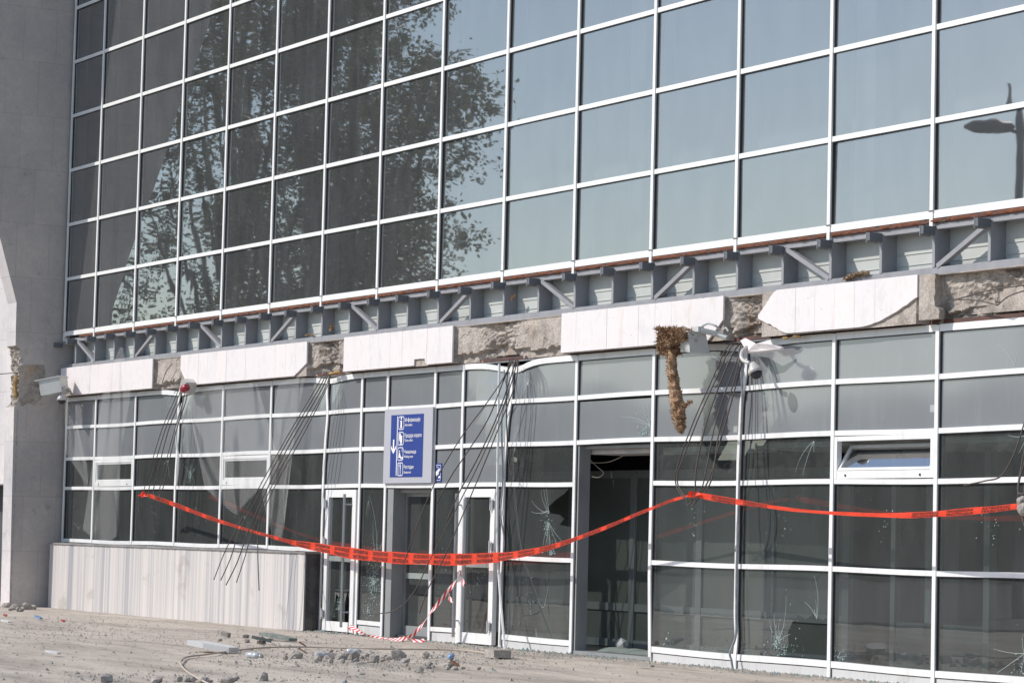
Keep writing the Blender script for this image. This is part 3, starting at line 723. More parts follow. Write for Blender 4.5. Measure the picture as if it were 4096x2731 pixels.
# small top-hung windows
def tilt_window(i, opened):
    x0, x1, z0, z1 = LC[i] + .036, LC[i + 1] - .036, Z3 + .034, Z2 - .034
    d = MB(); stile_frame(d, x0, x1, YF - .004, YF + .06, z0, z1, .05, .055, .085, .05, 'white_metal2')
    for u in (.12, .87): d.box(x0 + (x1 - x0) * u - .012, x0 + (x1 - x0) * u + .012, YF - .0085, YF - .0045, z0 + .022, z0 + .046, 'gasket')
    wo_ = d.build('window', BLD)
    a, b_, c, e = x0 + .055, x1 - .06, z0 + .09, z1 - .055
    s_ = MB(); p = MB()
    if opened:                               # hopper sash, bottom edge at the frame, top fallen inwards
        tp = .17; hd = e - c - .03
        def Pt(x, k, dy=0): return (x, YF + .0 + tp * k + dy, c + hd * k)
        for (xa, xb, ka, kb) in ((a, a + .035, 0, 1), (b_ - .035, b_, 0, 1), (a + .035, b_ - .035, 0, .10), (a + .035, b_ - .035, .88, 1)):
            s_.add([Pt(xa, ka), Pt(xb, ka), Pt(xb, kb), Pt(xa, kb), Pt(xa, ka, .04), Pt(xb, ka, .04), Pt(xb, kb, .04), Pt(xa, kb, .04)], [(0, 1, 2, 3), (7, 6, 5, 4), (0, 4, 5, 1), (1, 5, 6, 2), (2, 6, 7, 3), (3, 7, 4, 0)], 'white_metal2')
        p.add([Pt(a + .03, .08, .02), Pt(b_ - .03, .08, .02), Pt(b_ - .03, .92, .02), Pt(a + .03, .92, .02)], [(0, 1, 2, 3)], 'glass_sash')
        so_ = s_.build('sash', wo_); p.build('glass_pane', wo_, fixn=False); tag(wo_, 'hopper window tilted open')
    else:
        stile_frame(s_, a - .002, b_ + .002, YF + .012, YF + .05, c - .002, e + .002, .03, .03, .03, .025, 'white_metal2'); s_.build('sash', wo_)
        p.add([(a, YF + .035, c), (b_, YF + .035, c), (b_, YF + .035, e), (a, YF + .035, e)], [(0, 1, 2, 3)], 'glass_low'); p.build('glass_pane', wo_, fixn=False)
tilt_window(1, False); tilt_window(4, False); tilt_window(15, True)
# --- plinth wall under the left glazing
p = MB(); p.box(.45, 10.84, -.16, .17, -.02, 1.12, 'striped'); PL = p.build('plinth_wall', BLD)
p = MB(); p.box(10.841, 10.875, -.15, .165, -.02, 1.12, 'darkstone'); p.build('end_slab', PL)
p = MB(); vs = []; n = 260
for i in range(n + 1):
    x = .38 + 10.5 * i / n; a = .012 * nz(x * 9, 0, 1) + .01 * nz(x * 30, 0, 2); hh = .014 * max(0, nz(x * 5, 4, 0)) + .008 * nz(x * 21, 4, 0)
    vs += [(x, -.185 + a, 1.121), (x, -.18 + a, 1.146 + hh * .5), (x, -.02, 1.15 + hh), (x, .17, 1.155), (x, .17, 1.121)]
fs = []
for i in range(1, n + 1):
    o = 5 * i
    for j in range(5): fs.append((o - 5 + j, o - 5 + (j + 1) % 5, o + (j + 1) % 5, o + j))
fs += [(0, 1, 2, 3, 4), tuple(5 * n + 4 - j for j in range(5))]
p.add(vs, fs, 'ledge'); p.build('ledge', PL)
# --- marble fin at the left end
def fin_y(z): return -.81 - .014 * max(0, min(z, 5.42)) - (max(0, z - 5.42) * .312)
prof = [(0.16, -.02), (-.70, -.02), (-.70, 3.65), (-.70, 4.6), (-.70, 5.42), (fin_y(9.5), 9.5), (fin_y(14.2), 14.2), (.16, 14.2)]
XF0, XF1 = -.20, .25
# the front edge is broken off between z 3.55 and 4.62
m_ = MB(); front = []
Zs = list(np.linspace(-.02, 3.5, 5)) + list(np.linspace(3.55, 4.65, 26)) + list(np.linspace(4.7, 5.42, 3)) + [9.5, 14.2]
NXF = 10
def fin_front(x, z):
    y = fin_y(z)
    if 3.58 < z < 4.62:
        t = (z - 3.58) / 1.04; y += .05 + .05 * abs(nz(x * 8, 0, z * 7)) + .09 * nz(x * 14, 5, z * 15) + .06 * math.sin(t * math.pi) + .03 * nz(x * 40, 5, z * 40)
    return y
vs = []; fs = []
for z in Zs:
    for k in range(NXF + 1):
        x = XF0 + (XF1 - XF0) * k / NXF; vs.append((x, fin_front(x, z), z))
for i in range(len(Zs) - 1):
    broken = 3.5 < Zs[i] < 4.64
    for k in range(NXF): m_.add([vs[i * 11 + k], vs[i * 11 + k + 1], vs[(i + 1) * 11 + k + 1], vs[(i + 1) * 11 + k]], [(0, 1, 2, 3)], 'concrete' if broken else 'fin_front')
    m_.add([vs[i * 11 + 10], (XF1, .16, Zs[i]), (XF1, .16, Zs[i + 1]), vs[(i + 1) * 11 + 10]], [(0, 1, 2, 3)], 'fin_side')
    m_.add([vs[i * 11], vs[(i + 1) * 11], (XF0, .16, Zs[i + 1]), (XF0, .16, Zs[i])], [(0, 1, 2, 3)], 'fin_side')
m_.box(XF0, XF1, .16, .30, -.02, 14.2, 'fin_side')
FIN = m_.build('marble_fin', BLD, fixn=False)
p = MB()  # mortar bed showing where side slabs fell off
pts = []
for k, (px, py) in enumerate(((62, 838), (100, 838), (104, 850), (102, 880), (100, 905), (92, 918), (78, 930), (64, 925), (50, 934), (43, 918), (42, 890), (44, 865), (41, 845))):
    P = atX(px, py, .252); pts.append(P)
n = len(pts); p.add([(.258, P.y, P.z) for P in pts], [tuple(range(n))], 'concrete'); p.build('mortar_patch', FIN, fixn=True)
p = MB(); p.box(.2505, .256, -.80, -.778, -.02, 3.5, 'galv'); p.build('corner_trim', FIN)
p = MB(); c = atX(28, 878, .1)
p.tube(cat_rom([Vector((.17, -.80, 3.72)), Vector((.14, -.82, 3.92)), Vector((.18, -.81, 4.12))], 4), [.03, .05, .045, .05, .035, .04, .05, .035, .02], 'pufoam', 6); p.build('foam_lump', FIN)
p = MB(); p.tube([(-.1, -1.05, 4.14), (.15, -.78, 4.17)], .008, 'rod', 5); p.build('reinforcing_bar', FIN)
# wall of the wing beyond the fin
p = MB(); p.box(-14, XF0 - .002, -.25, .25, 2.2, 7.0, 'fin_front'); p.box(-14, XF0 - .002, .30, .45, -.02, 2.2, 'intwall'); p.box(-1.2, XF0 - .002, -.24, .24, -.02, 2.2, 'fin_front')
p.build('wing_wall', BLD)
# ================================================================== SIGNS
def text_geo(txt, shear=0.0):
    cu = bpy.data.curves.new('t', 'FONT'); cu.body = txt; cu.size = 1; cu.shear = shear; cu.resolution_u = 3
    o = bpy.data.objects.new('t', cu); COL.objects.link(o); dg = bpy.context.evaluated_depsgraph_get(); dg.update()
    me = o.evaluated_get(dg).to_mesh()
    V = [(v.co.x, v.co.y) for v in me.vertices]; F = [tuple(p.vertices) for p in me.polygons]
    o.evaluated_get(dg).to_mesh_clear(); bpy.data.objects.remove(o); bpy.data.curves.remove(cu)
    x0 = min(v[0] for v in V); x1 = max(v[0] for v in V)
    V = [((x - x0) / (x1 - x0), y) for x, y in V]; return V, F, x1 - x0
SG = empty('information_sign', (13.57, .06, 2.15), 'grey board with blue pictogram panel and down arrow above the automatic doors', 'sign')
p = MB(); p.box(12.86, 14.29, .045, .075, 2.150, 3.195, 'signgrey'); p.build('board', SG)
BX0, BX1, BZ0, BZ1 = 13.07, 14.03, 2.235, 3.11
p = MB(); p.box(BX0, BX1, .0405, .0445, BZ0, BZ1, 'signblue'); p.build('blue_panel', SG)
def sx(u): return BX0 + (BX1 - BX0) * u
def sz(v): return BZ1 - (BZ1 - BZ0) * v
YS = .0385
QK = [0]
def quad(mb, pts, m='signwhite', y=YS):
    QK[0] += 1; y -= .0001 * (QK[0] % 12)
    mb.add([(a, y, b) for a, b in pts], [tuple(range(len(pts)))], m)
def rect(mb, u0, u1, v0, v1, **k): quad(mb, [(sx(u0), sz(v1)), (sx(u1), sz(v1)), (sx(u1), sz(v0)), (sx(u0), sz(v0))], **k)
def rrect_line(mb, x0, x1, z0, z1, r, t, m='signwhite', y=YS):
    def outline(o):
        P = []
        for cx, cz, a0 in ((x1 - r, z1 - r, 0), (x0 + r, z1 - r, 90), (x0 + r, z0 + r, 180), (x1 - r, z0 + r, 270)):
            for k in range(6): a = math.radians(a0 + 18 * k); P.append((cx + (r - o) * math.cos(a), y, cz + (r - o) * math.sin(a)))
        return P
    A = outline(0); B = outline(t); n = len(A); mb.add(A + B, [(i, (i + 1) % n, (i + 1) % n + n, i + n) for i in range(n)], m)
def disc(mb, cx, cz, r, m='signwhite', y=YS, rz=None): quad(mb, [(cx + r * math.cos(a), cz + (rz or r) * math.sin(a)) for a in [k * math.pi / 8 for k in range(16)]], m, y)
p = MB(); rect(p, .195, .215, .02, .975); rect(p, .078, .118, .395, .56)
quad(p, [(sx(.098), sz(.625)), (sx(.022), sz(.54)), (sx(.022), sz(.49)), (sx(.08), sz(.555)), (sx(.118), sz(.555)), (sx(.175), sz(.49)), (sx(.175), sz(.54))]); p.build('arrow', SG, fixn=False)
p = MB()
for v0 in (.025, .275, .52, .765): rrect_line(p, sx(.235), sx(.41), sz(v0 + .215), sz(v0), .035, .011)
disc(p, sx(.322), sz(.06), .018, rz=.019); rect(p, .30, .345, .095, .205); rect(p, .285, .36, .198, .212); rect(p, .285, .32, .095, .105)
rect(p, .268, .318, .30, .385); rect(p, .268, .29, .385, .42); rect(p, .302, .362, .335, .455); rect(p, .302, .362, .462, .475)
disc(p, sx(.29), sz(.585), .013); quad(p, [(sx(.268), sz(.66)), (sx(.275), sz(.61)), (sx(.305), sz(.605)), (sx(.315), sz(.645)), (sx(.335), sz(.66)), (sx(.35), sz(.71)), (sx(.325), sz(.71)), (sx(.315), sz(.675)), (sx(.27), sz(.68))])
rect(p, .25, .33, .677, .688); rect(p, .355, .395, .675, .71); rrect_line(p, sx(.355), sx(.40), sz(.59), sz(.545), .018, .005)
rect(p, .278, .300, .79, .83); rect(p, .284, .295, .83, .955); rect(p, .325, .345, .79, .86); rect(p, .330, .343, .86, .955)
p.build('pictogram', SG, fixn=False)
p = MB()
for txt, u1, v, hgt, sh in (('Информације', .905, .115, .062, 0), ('Information', .665, .185, .042, .25), ('Продаја карата', .955, .365, .060, 0), ('Ticket office', .69, .432, .042, .25), ('Чекаоница', .80, .625, .060, 0), ('Waiting room', .71, .69, .042, .25), ('Ресторан', .74, .868, .062, 0), ('Restaurant', .66, .94, .042, .25)):
    V, F, wd = text_geo(txt.replace('ф', 'о'), sh)
    w_ = sx(u1) - sx(.435)
    for off in (0, .003): p.add([(sx(.435) + x * w_ + off, YS - off * .3, sz(v) + y * hgt * 1.2) for x, y in V], F, 'signwhite')
    if 'ф' in txt:
        a_ = text_geo('Ин')[2]; b_ = text_geo('Ино')[2]; xc = sx(.435) + (a_ + b_ + .08) / 2 / wd * w_
        p.add([(xc - .004, YS - .0016, sz(v) - .016), (xc + .005, YS - .0016, sz(v) - .016), (xc + .005, YS - .0016, sz(v) + hgt * .95), (xc - .004, YS - .0016, sz(v) + hgt * .95)], [(0, 1, 2, 3)], 'signwhite')
p.build('lettering', SG, fixn=False)
VS = empty('video_sign', (14.45, .12, 2.16), 'small blue video surveillance sign stuck on the grey panel right of the information sign', 'sign')
va = at(1000, 1104, YG); vb = at(1016, 1063, YG)
vx0, vx1, vz0, vz1 = va.x - .0, vb.x, 2.165, 2.42
p = MB(); p.box(vx0, vx1, YG - .010, YG - .003, vz0, vz1, 'signblue'); p.build('blue_panel', VS)
p = MB(); y_ = YG - .012; rrect_line(p, vx0 + .02, vx1 - .02, vz0 + .02, vz1 - .02, .02, .007, y=y_)
cx = (vx0 + vx1) / 2; cz = (vz0 + vz1) / 2
quad(p, [(cx - .07, cz - .005), (cx - .055, cz + .015), (cx + .04, cz + .065), (cx + .05, cz + .03), (cx - .05, cz - .03)], y=y_)
quad(p, [(cx - .06, cz - .035), (cx - .045, cz - .048), (cx + .03, cz - .005), (cx + .02, cz + .005)], y=y_)
quad(p, [(cx + .01, cz - .075), (cx + .07, cz - .075), (cx + .07, cz - .045), (cx + .01, cz - .045)], y=y_)
quad(p, [(cx + .0, cz - .05), (cx + .012, cz - .05), (cx + .02, cz - .01), (cx + .01, cz - .01)], y=y_)
p.build('camera_symbol', VS, fixn=False)
p = MB(); V, F, _ = text_geo('Video', .2); p.add([(vx0 + .035 + x * .07, y_, vz1 - .06 + y * .032) for x, y in V], F, 'signwhite'); p.build('lettering', VS, fixn=False)
#@@PART2@@
# ================================================================== TORN TIE RODS
def rod(mb, P, r=.0085, n=7):
    pts = cat_rom([at(x, y, Y) for x, y, Y in P], n); mb.tube(pts, r, 'rod', 6)
def bundle(name, label, rods, root):
    e = empty(name, at(*root), label, 'steel bars')
    for k, R_ in enumerate(rods):
        b = MB(); rod(b, R_, .0075 + .0015 * ((k * 7) % 3) / 2); b.build('rod', e, smooth=True)
    return e
bundle('rebar_bundle', 'bent steel bars hanging from the canopy gap, with knotted orange tape end', [
    [(416, 868, -.02), (406, 905, -.12), (372, 985, -.30), (342, 1085, -.42), (330, 1130, -.46), (336, 1142, -.47)],
    [(418, 870, -.02), (412, 905, -.12), (380, 985, -.30), (352, 1080, -.42), (341, 1130, -.46), (346, 1146, -.47)],
    [(421, 872, -.02), (416, 910, -.12), (386, 990, -.30), (362, 1085, -.42), (352, 1128, -.46), (358, 1143, -.47), (352, 1152, -.47)],
    [(424, 874, -.02), (422, 915, -.12), (400, 990, -.28), (376, 1080, -.40), (366, 1130, -.45), (372, 1148, -.46)],
    [(428, 875, -.02), (428, 915, -.12), (406, 985, -.26), (388, 1060, -.38), (372, 1128, -.44), (360, 1146, -.46)]], (420, 870, 0))
bundle('rebar_bundle', 'loose steel bars fanning down over the striped marble wall', [
    [(745, 856, .0), (720, 900, -.16), (655, 1010, -.42), (600, 1110, -.65), (545, 1210, -.88), (515, 1270, -1.0), (491, 1331, -1.1)],
    [(750, 858, .0), (728, 900, -.16), (662, 1010, -.42), (606, 1115, -.65), (552, 1215, -.88), (530, 1280, -1.0), (507, 1332, -1.1)],
    [(754, 860, .0), (735, 900, -.16), (668, 1015, -.42), (617, 1115, -.65), (572, 1215, -.88), (545, 1290, -1.0), (519, 1343, -1.1)],
    [(758, 860, .0), (740, 905, -.16), (676, 1020, -.42), (622, 1120, -.65), (580, 1220, -.88), (562, 1280, -1.0), (543, 1337, -1.05)],
    [(760, 860, .0), (746, 900, -.16), (690, 1010, -.4), (632, 1115, -.6), (596, 1200, -.75), (592, 1260, -.85), (595, 1355, -.95)]], (755, 855, 0))
bundle('rebar_bundle', 'long steel bars splayed in front of the entrance doors, one curled', [
    [(1176, 822, .0), (1160, 862, -.14), (1118, 925, -.25), (1062, 1000, -.4), (1008, 1090, -.55), (968, 1180, -.68), (930, 1285, -.8)],
    [(1180, 824, .0), (1158, 870, -.14), (1122, 960, -.28), (1072, 1040, -.42), (1038, 1090, -.5), (1003, 1155, -.6)],
    [(1184, 826, .0), (1172, 870, -.12), (1140, 960, -.25), (1098, 1050, -.38), (1055, 1130, -.5), (1027, 1195, -.6)],
    [(1188, 826, .0), (1176, 875, -.12), (1142, 970, -.26), (1102, 1060, -.4), (1052, 1160, -.58), (990, 1280, -.75), (950, 1360, -.9), (905, 1402, -1.0), (842, 1409, -1.1)],
    [(1190, 828, .0), (1184, 880, -.12), (1152, 965, -.25), (1110, 1070, -.4), (1068, 1170, -.55), (1020, 1280, -.7), (984, 1350, -.8), (963, 1408, -.88)],
    [(1170, 824, .0), (1164, 880, -.04), (1164, 980, -.02), (1170, 1070, .0), (1182, 1105, .0)]], (1180, 822, 0))
bundle('rebar_bundle', 'hooked steel bars hanging over the clear panes and holding up orange tape', [
    [(1690, 788, .0), (1668, 800, -.12), (1632, 880, -.3), (1592, 970, -.45), (1556, 1070, -.54), (1552, 1110, -.55), (1568, 1140, -.56), (1580, 1142, -.56)],
    [(1694, 788, .0), (1676, 802, -.12), (1640, 880, -.3), (1602, 965, -.45), (1566, 1060, -.53), (1556, 1085, -.55), (1558, 1115, -.55), (1580, 1150, -.56)],
    [(1698, 790, .0), (1682, 815, -.12), (1650, 890, -.28), (1620, 980, -.42), (1600, 1070, -.52), (1596, 1128, -.55), (1588, 1152, -.56), (1578, 1160, -.56)],
    [(1702, 790, .0), (1692, 830, -.12), (1664, 905, -.28), (1640, 985, -.4), (1622, 1080, -.52), (1610, 1125, -.55), (1592, 1140, -.56), (1576, 1158, -.56)],
    [(1706, 792, .0), (1698, 830, -.12), (1676, 910, -.26), (1652, 990, -.38), (1642, 1060, -.5), (1630, 1112, -.54), (1600, 1150, -.56), (1588, 1163, -.56)],
    [(1708, 792, .0), (1702, 840, -.1), (1682, 915, -.24), (1658, 1000, -.36), (1634, 1085, -.48), (1612, 1130, -.54), (1590, 1145, -.56)]], (1700, 788, 0))
bundle('rebar_bundle', 'bent steel bars with a concrete lump at the right edge of the picture', [
    [(2395, 790, -.1), (2380, 880, -.35), (2356, 960, -.5), (2330, 1040, -.6), (2300, 1092, -.68), (2262, 1104, -.74), (2214, 1114, -.8)],
    [(2400, 790, -.1), (2385, 880, -.35), (2366, 970, -.5), (2350, 1050, -.6), (2338, 1120, -.66), (2348, 1134, -.68), (2372, 1120, -.7)],
    [(2405, 790, -.1), (2388, 880, -.35), (2372, 970, -.5), (2356, 1050, -.6), (2340, 1110, -.66), (2342, 1160, -.68), (2354, 1210, -.7)],
    [(2410, 790, -.1), (2392, 890, -.35), (2376, 975, -.5), (2362, 1060, -.6), (2352, 1130, -.66), (2362, 1150, -.68)]], (2390, 780, -.05))
_e = [o for o in bpy.data.objects if o.name.startswith('rebar_bundle')][-1]
for _k, (_x, _y, _r) in enumerate(((2347, 1150, .05), (2352, 1168, .07))):
    b = MB(); bm = bmesh.new(); bmesh.ops.create_icosphere(bm, subdivisions=2, radius=1); c = at(_x, _y, -.70)
    b.add([c + v.co * _r * (1 + .35 * noise.noise(v.co * 2 + Vector((_k * 5, 0, 0)))) for v in bm.verts], [[v.index for v in f_.verts] for f_ in bm.faces], 'chunk'); bm.free(); b.build('concrete_lump', _e)
# ================================================================== ORANGE TAPE
def ribbon(mb, C_, Wd, m, twist=None, uv=False):
    vs = []; fs = []
    for i, c in enumerate(C_):
        t = (C_[min(i + 1, len(C_) - 1)] - C_[max(i - 1, 0)]).normalized(); up = Vector((0, 0, 1)); up = (up - t * up.dot(t)).normalized()
        a = twist[i] if twist else 0; s_ = t.cross(up).normalized(); d = up * math.cos(a) + s_ * math.sin(a)
        vs += [c - d * Wd[i] / 2, c + s_ * .004 * math.sin(i * .9), c + d * Wd[i] / 2]
        if i: o = 3 * i; fs += [(o - 3, o, o + 1, o - 2), (o - 2, o + 1, o + 2, o - 1)]
    mb.add(vs, fs, m)
def interp(xs, tab):
    for (a, va_), (b, vb_) in zip(tab, tab[1:]):
        if xs <= b: return va_ + (vb_ - va_) * max(0, (xs - a)) / (b - a)
    return tab[-1][1]
CT = [(338, 1136), (370, 1147), (400, 1158), (450, 1177), (500, 1195), (560, 1214), (620, 1231), (680, 1247), (740, 1258), (800, 1269), (860, 1276), (920, 1281), (1000, 1284), (1060, 1284), (1120, 1281), (1160, 1277), (1200, 1271), (1250, 1260), (1300, 1245), (1350, 1227), (1400, 1207), (1450, 1186), (1500, 1166), (1545, 1148), (1588, 1137)]
YT = [(320, -.46), (420, -.40), (600, -.24), (790, -.175), (1070, -.175), (1150, -.22), (1300, -.36), (1588, -.57)]
WT = [(320, .05), (380, .07), (480, .06), (600, .04), (660, .06), (740, .13), (800, .155), (900, .155), (1100, .15), (1170, .10), (1300, .055), (1450, .042), (1588, .03)]
CT2 = [(1600, 1136), (1650, 1145), (1700, 1153), (1760, 1162), (1820, 1170), (1900, 1177), (1980, 1181), (2060, 1183), (2130, 1181), (2200, 1176), (2280, 1169), (2340, 1162), (2420, 1156)]
YT2 = [(1600, -.57), (2000, -.5), (2440, -.7)]
WT2 = [(1600, .055), (1660, .075), (1720, .05), (1850, .032), (2000, .042), (2100, .06), (2250, .07), (2440, .03)]
OT = empty('barrier_tape', at(1000, 1284, -.18), 'orange printed barrier tape strung from hanging bars past the door handles', 'tape')
def tape_obj(CTx, YTx, WTx, parts, text=True, seed=1):
    P = cat_rom([at(x, y, interp(x, YTx)) for x, y in CTx], 6)
    X = [c.x for c in P]; px = []
    base = cat_rom([Vector((x, 0, 0)) for x, _ in CTx], 6); px = [v.x for v in base]
    Wd = [interp(x, WTx) for x in px]
    rnd = random.Random(seed); out = []
    for part in range(parts):
        off = (part - (parts - 1) / 2)
        C_ = [c + Vector((0, .003 * part - .004 * math.sin(i * .35 + part), off * Wd[i] / parts * .97)) for i, c in enumerate(P)]
        Wp = [Wd[i] / parts * (1 + .06 * math.sin(i * .6 + part * 2)) for i in range(len(P))]
        b = MB(); ribbon(b, C_, Wp, 'orange'); o = b.build('tape_strip', OT, fixn=False, smooth=True); out.append((o, C_, Wp))
    return out
words = {}
for t in ('ЗАТВОРЕНО', 'ГРАЂЕВИНСКА', 'ИНСПЕКЦИЈА', 'ГРАДИЛИШТЕ'): words[t] = text_geo(t)
def print_on(C_, Wd, seq, parent, s0=.15, minw=.03):
    L = [0]
    for a, c in zip(C_, C_[1:]): L.append(L[-1] + (c - a).length)
    def pos(s, h):
        i = 0
        while i < len(L) - 2 and L[i + 1] < s: i += 1
        k = (s - L[i]) / max(1e-6, L[i + 1] - L[i]); c = C_[i].lerp(C_[i + 1], k); w_ = Wd[i] + (Wd[i + 1] - Wd[i]) * k
        return c + Vector((0.004, -.007, (h - .5) * w_)), w_
    b = MB(); s = s0; k = 0
    while s < L[-1] - .5:
        for row in (0, 1):
            V, F, wd = words[seq[(k % 2) + row * 2]]; ln = .45
            if pos(s, 0)[1] < minw: continue
            vs = []
            for x, y in V:
                q, w_ = pos(s + x * ln, (.57 if row == 0 else .11) + y * .44); vs.append(q)
            for off in (-.002, .002): b.add([v_ + Vector((off, 0, off * .5)) for v_ in vs], F, 'textblack')
        s += .60; k += 1
    if b.v: b.build('lettering', parent, fixn=False)
SEQ = ['ЗАТВОРЕНО', 'ГРАЂЕВИНСКА', 'ГРАДИЛИШТЕ', 'ИНСПЕКЦИЈА']
res = tape_obj(CT, YT, WT, 1)
for o, C_, Wp in res: print_on(C_, Wp, SEQ, o, .4, .03)
res = tape_obj(CT2, YT2, WT2, 1)
print_on(res[0][1], res[0][2], SEQ, res[0][0], .3, .045)
b = MB()   # knotted ends
for cx, cy, Y, n, sp, sq in ((322, 1137, -.46, 9, 11, 5), (1590, 1138, -.575, 6, 10, 4), (2345, 1160, -.66, 4, 8, 6)):
    rnd = random.Random(cx)
    for k in range(n):
        a = at(cx + rnd.uniform(-sp, sp), cy + rnd.uniform(-sq, sq), Y - rnd.uniform(0, .05)); c = at(cx + 12 + rnd.uniform(-6, 6), cy - 1 + rnd.uniform(-3, 3), Y - rnd.uniform(0, .04)); m_ = (a + c) / 2 + Vector((0, -.02, rnd.uniform(-.03, .05)))
        ribbon(b, cat_rom([c, m_, a], 4), [.02, .03, .035, .04, .045, .04, .03, .02, .01], 'orange', [rnd.uniform(0, 3)] * 9)
b.build('knot', OT, fixn=False)
# red and white tape
def rw_tape(P, W_, label, name='striped_tape'):
    C_ = cat_rom([at(*p) for p in P], 7); b = MB(); vs = []; fs = []; us = []; L = 0
    for i, c in enumerate(C_):
        t = (C_[min(i + 1, len(C_) - 1)] - C_[max(i - 1, 0)]).normalized(); a = .9 * math.sin(i * .33) ; up = Vector((0, 0, 1)); up = (up - t * up.dot(t)).normalized(); s_ = t.cross(up); d = up * math.cos(a) + s_ * math.sin(a)
        if i: L += (c - C_[i - 1]).length
        vs += [c - d * W_ / 2, c + d * W_ / 2]; us.append(L)
        if i: fs.append((2 * i - 2, 2 * i, 2 * i + 1, 2 * i - 1))
    b.add(vs, fs, 'redwhite'); o = b.build(name, fixn=False); uvl = o.data.uv_layers.new(name='UVMap')
    for p_ in o.data.polygons:
        for li, vi in zip(p_.loop_indices, p_.vertices): uvl.data[li].uv = (us[vi // 2], vi % 2)
    tag(o, label, 'tape'); return o
rw_tape([(1056, 1312, -.20), (1046, 1335, -.22), (1020, 1368, -.28), (990, 1405, -.34), (965, 1440, -.40), (940, 1462, -.42), (900, 1468, -.40), (860, 1463, -.36), (828, 1450, -.28), (803, 1437, -.19)], .055, 'red and white striped tape sagging to the ground between two door handles')
rw_tape([(1057, 1312, -.20), (1060, 1325, -.21), (1064, 1338, -.21), (1066, 1346, -.22)], .05, 'short loose red and white tape end on the upper handle knot')
rw_tape([(1034, 1352, -.24), (1030, 1366, -.25), (1036, 1378, -.25), (1040, 1380, -.25)], .05, 'small red and white tape loop hanging halfway down the sagging strand')
rw_tape([(935, 1460, -.5), (944, 1468, -.52), (958, 1471, -.5), (976, 1469, -.5)], .05, 'torn red and white tape scrap lying before the automatic doors')
rw_tape([(803, 1437, -.19), (800, 1443, -.20), (808, 1446, -.22), (812, 1452, -.24)], .04, 'red and white tape knot at the foot of the left door handle')
# ================================================================== FLOODLIGHTS AND CAMERAS
def revolve(mb, c, prof, m, axis=Vector((0, 0, -1)), n=14):
    axis = axis.normalized(); u = axis.orthogonal().normalized(); v_ = axis.cross(u); vs = []; fs = []
    for i, (r, h_) in enumerate(prof):
        for k in range(n): a = 2 * math.pi * k / n; vs.append(Vector(c) + axis * h_ + (u * math.cos(a) + v_ * math.sin(a)) * r)
        if i:
            o = i * n
            for k in range(n): fs.append((o - n + k, o - n + (k + 1) % n, o + (k + 1) % n, o + k))
    fs += [tuple(range(n)), tuple((len(prof) - 1) * n + k for k in range(n))]; mb.add(vs, fs, m)
def dome_camera(label, P_arm, ctr, axis, r):
    e = empty('security_camera', P_arm[0], label, 'camera')
    b = MB(); b.tube(cat_rom(P_arm, 6), r * .27, 'camwhite', 8); b.build('arm', e, smooth=True)
    b = MB(); revolve(b, ctr, [(r * .35, 0), (r * .5, r * .3), (r * .95, r * 1.0), (r * 1.02, r * 1.3), (r * .98, r * 1.5)], 'camwhite', axis); b.build('housing', e, smooth=True)
    b = MB(); revolve(b, Vector(ctr) + axis.normalized() * r * 1.5, [(r * .78, 0), (r * .74, r * .35), (r * .5, r * .65), (r * .15, r * .78)], 'blackp', axis); b.build('lens_dome', e, smooth=True)
pa = [at(164, 905, -.07), at(158, 893, -.2), at(150, 890, -.30), at(144, 895, -.34), at(142.5, 903, -.34)]
dome_camera('white dome camera on a curved arm at the left end of the stone band', pa, at(142.5, 902, -.34), Vector((0, 0, -1)), .088)
pb = [at(1716, 797, -.14), at(1706, 806, -.22), at(1703, 818, -.26), at(1708, 828, -.27), at(1722, 834, -.26)]
dome_camera('white dome camera dangling from a broken slab above the panes', pb, at(1728, 833, -.27), Vector((.42, .1, -.85)), .088)
b = MB(); c = at(1722, 790, -.12)
pl = [at(1700, 782, -.05), at(1712, 776, -.12), at(1735, 788, -.16), at(1770, 791, -.10), at(1798, 796, -.03), at(1790, 801, -.05), at(1745, 806, -.14), at(1716, 808, -.16)]
n = len(pl); b.add([p_ for p_ in pl] + [p_ + Vector((0, .02, -.02)) for p_ in pl], [tuple(range(n)), tuple(reversed(range(n, 2 * n)))] + [(i, i + n, (i + 1) % n + n, (i + 1) % n) for i in range(n)], 'clad')
tag(b.build('stone_fragment'), 'broken white slab wedged under the canopy gap, carrying a dangling dome camera', 'slab fragment')
# left floodlight
F1 = empty('floodlight', at(125, 888, -.35), 'pale grey box floodlight beside the marble fin, left end of the stone band', 'floodlight')
c = at(124, 888, -.42); ax = Vector((.62, .60, .16)).normalized(); up = Vector((-.1, -.1, 1)); up = (up - ax * up.dot(ax)).normalized(); sd = ax.cross(up)
b = MB(); b.obox(c, (ax * .20, up * .135, sd * .16), 'lampgrey'); b.obox(c + up * .145 - ax * .03, (ax * .25, up * .010, sd * .18), 'lampgrey'); b.build('housing', F1)
b = MB(); b.obox(c - ax * .205, (ax * .006, up * .11, sd * .14), 'camwhite'); revolve(b, c - ax * .21, [(.05, 0), (.09, .02), (.10, .03)], 'kick', -ax, 10); b.build('front_glass', F1)
b = MB(); b.tube([c + up * .13 + ax * .1, c + up * .20 + ax * .1], .008, 'galv', 5); b.tube([c + ax * .18, at(150, 905, -.15), at(158, 903, -.06)], .02, 'lampgrey', 6); revolve(b, c + sd * -.165 + ax * .06, [(.03, 0), (.03, .01)], 'galv', -sd, 10); b.build('bracket', F1)
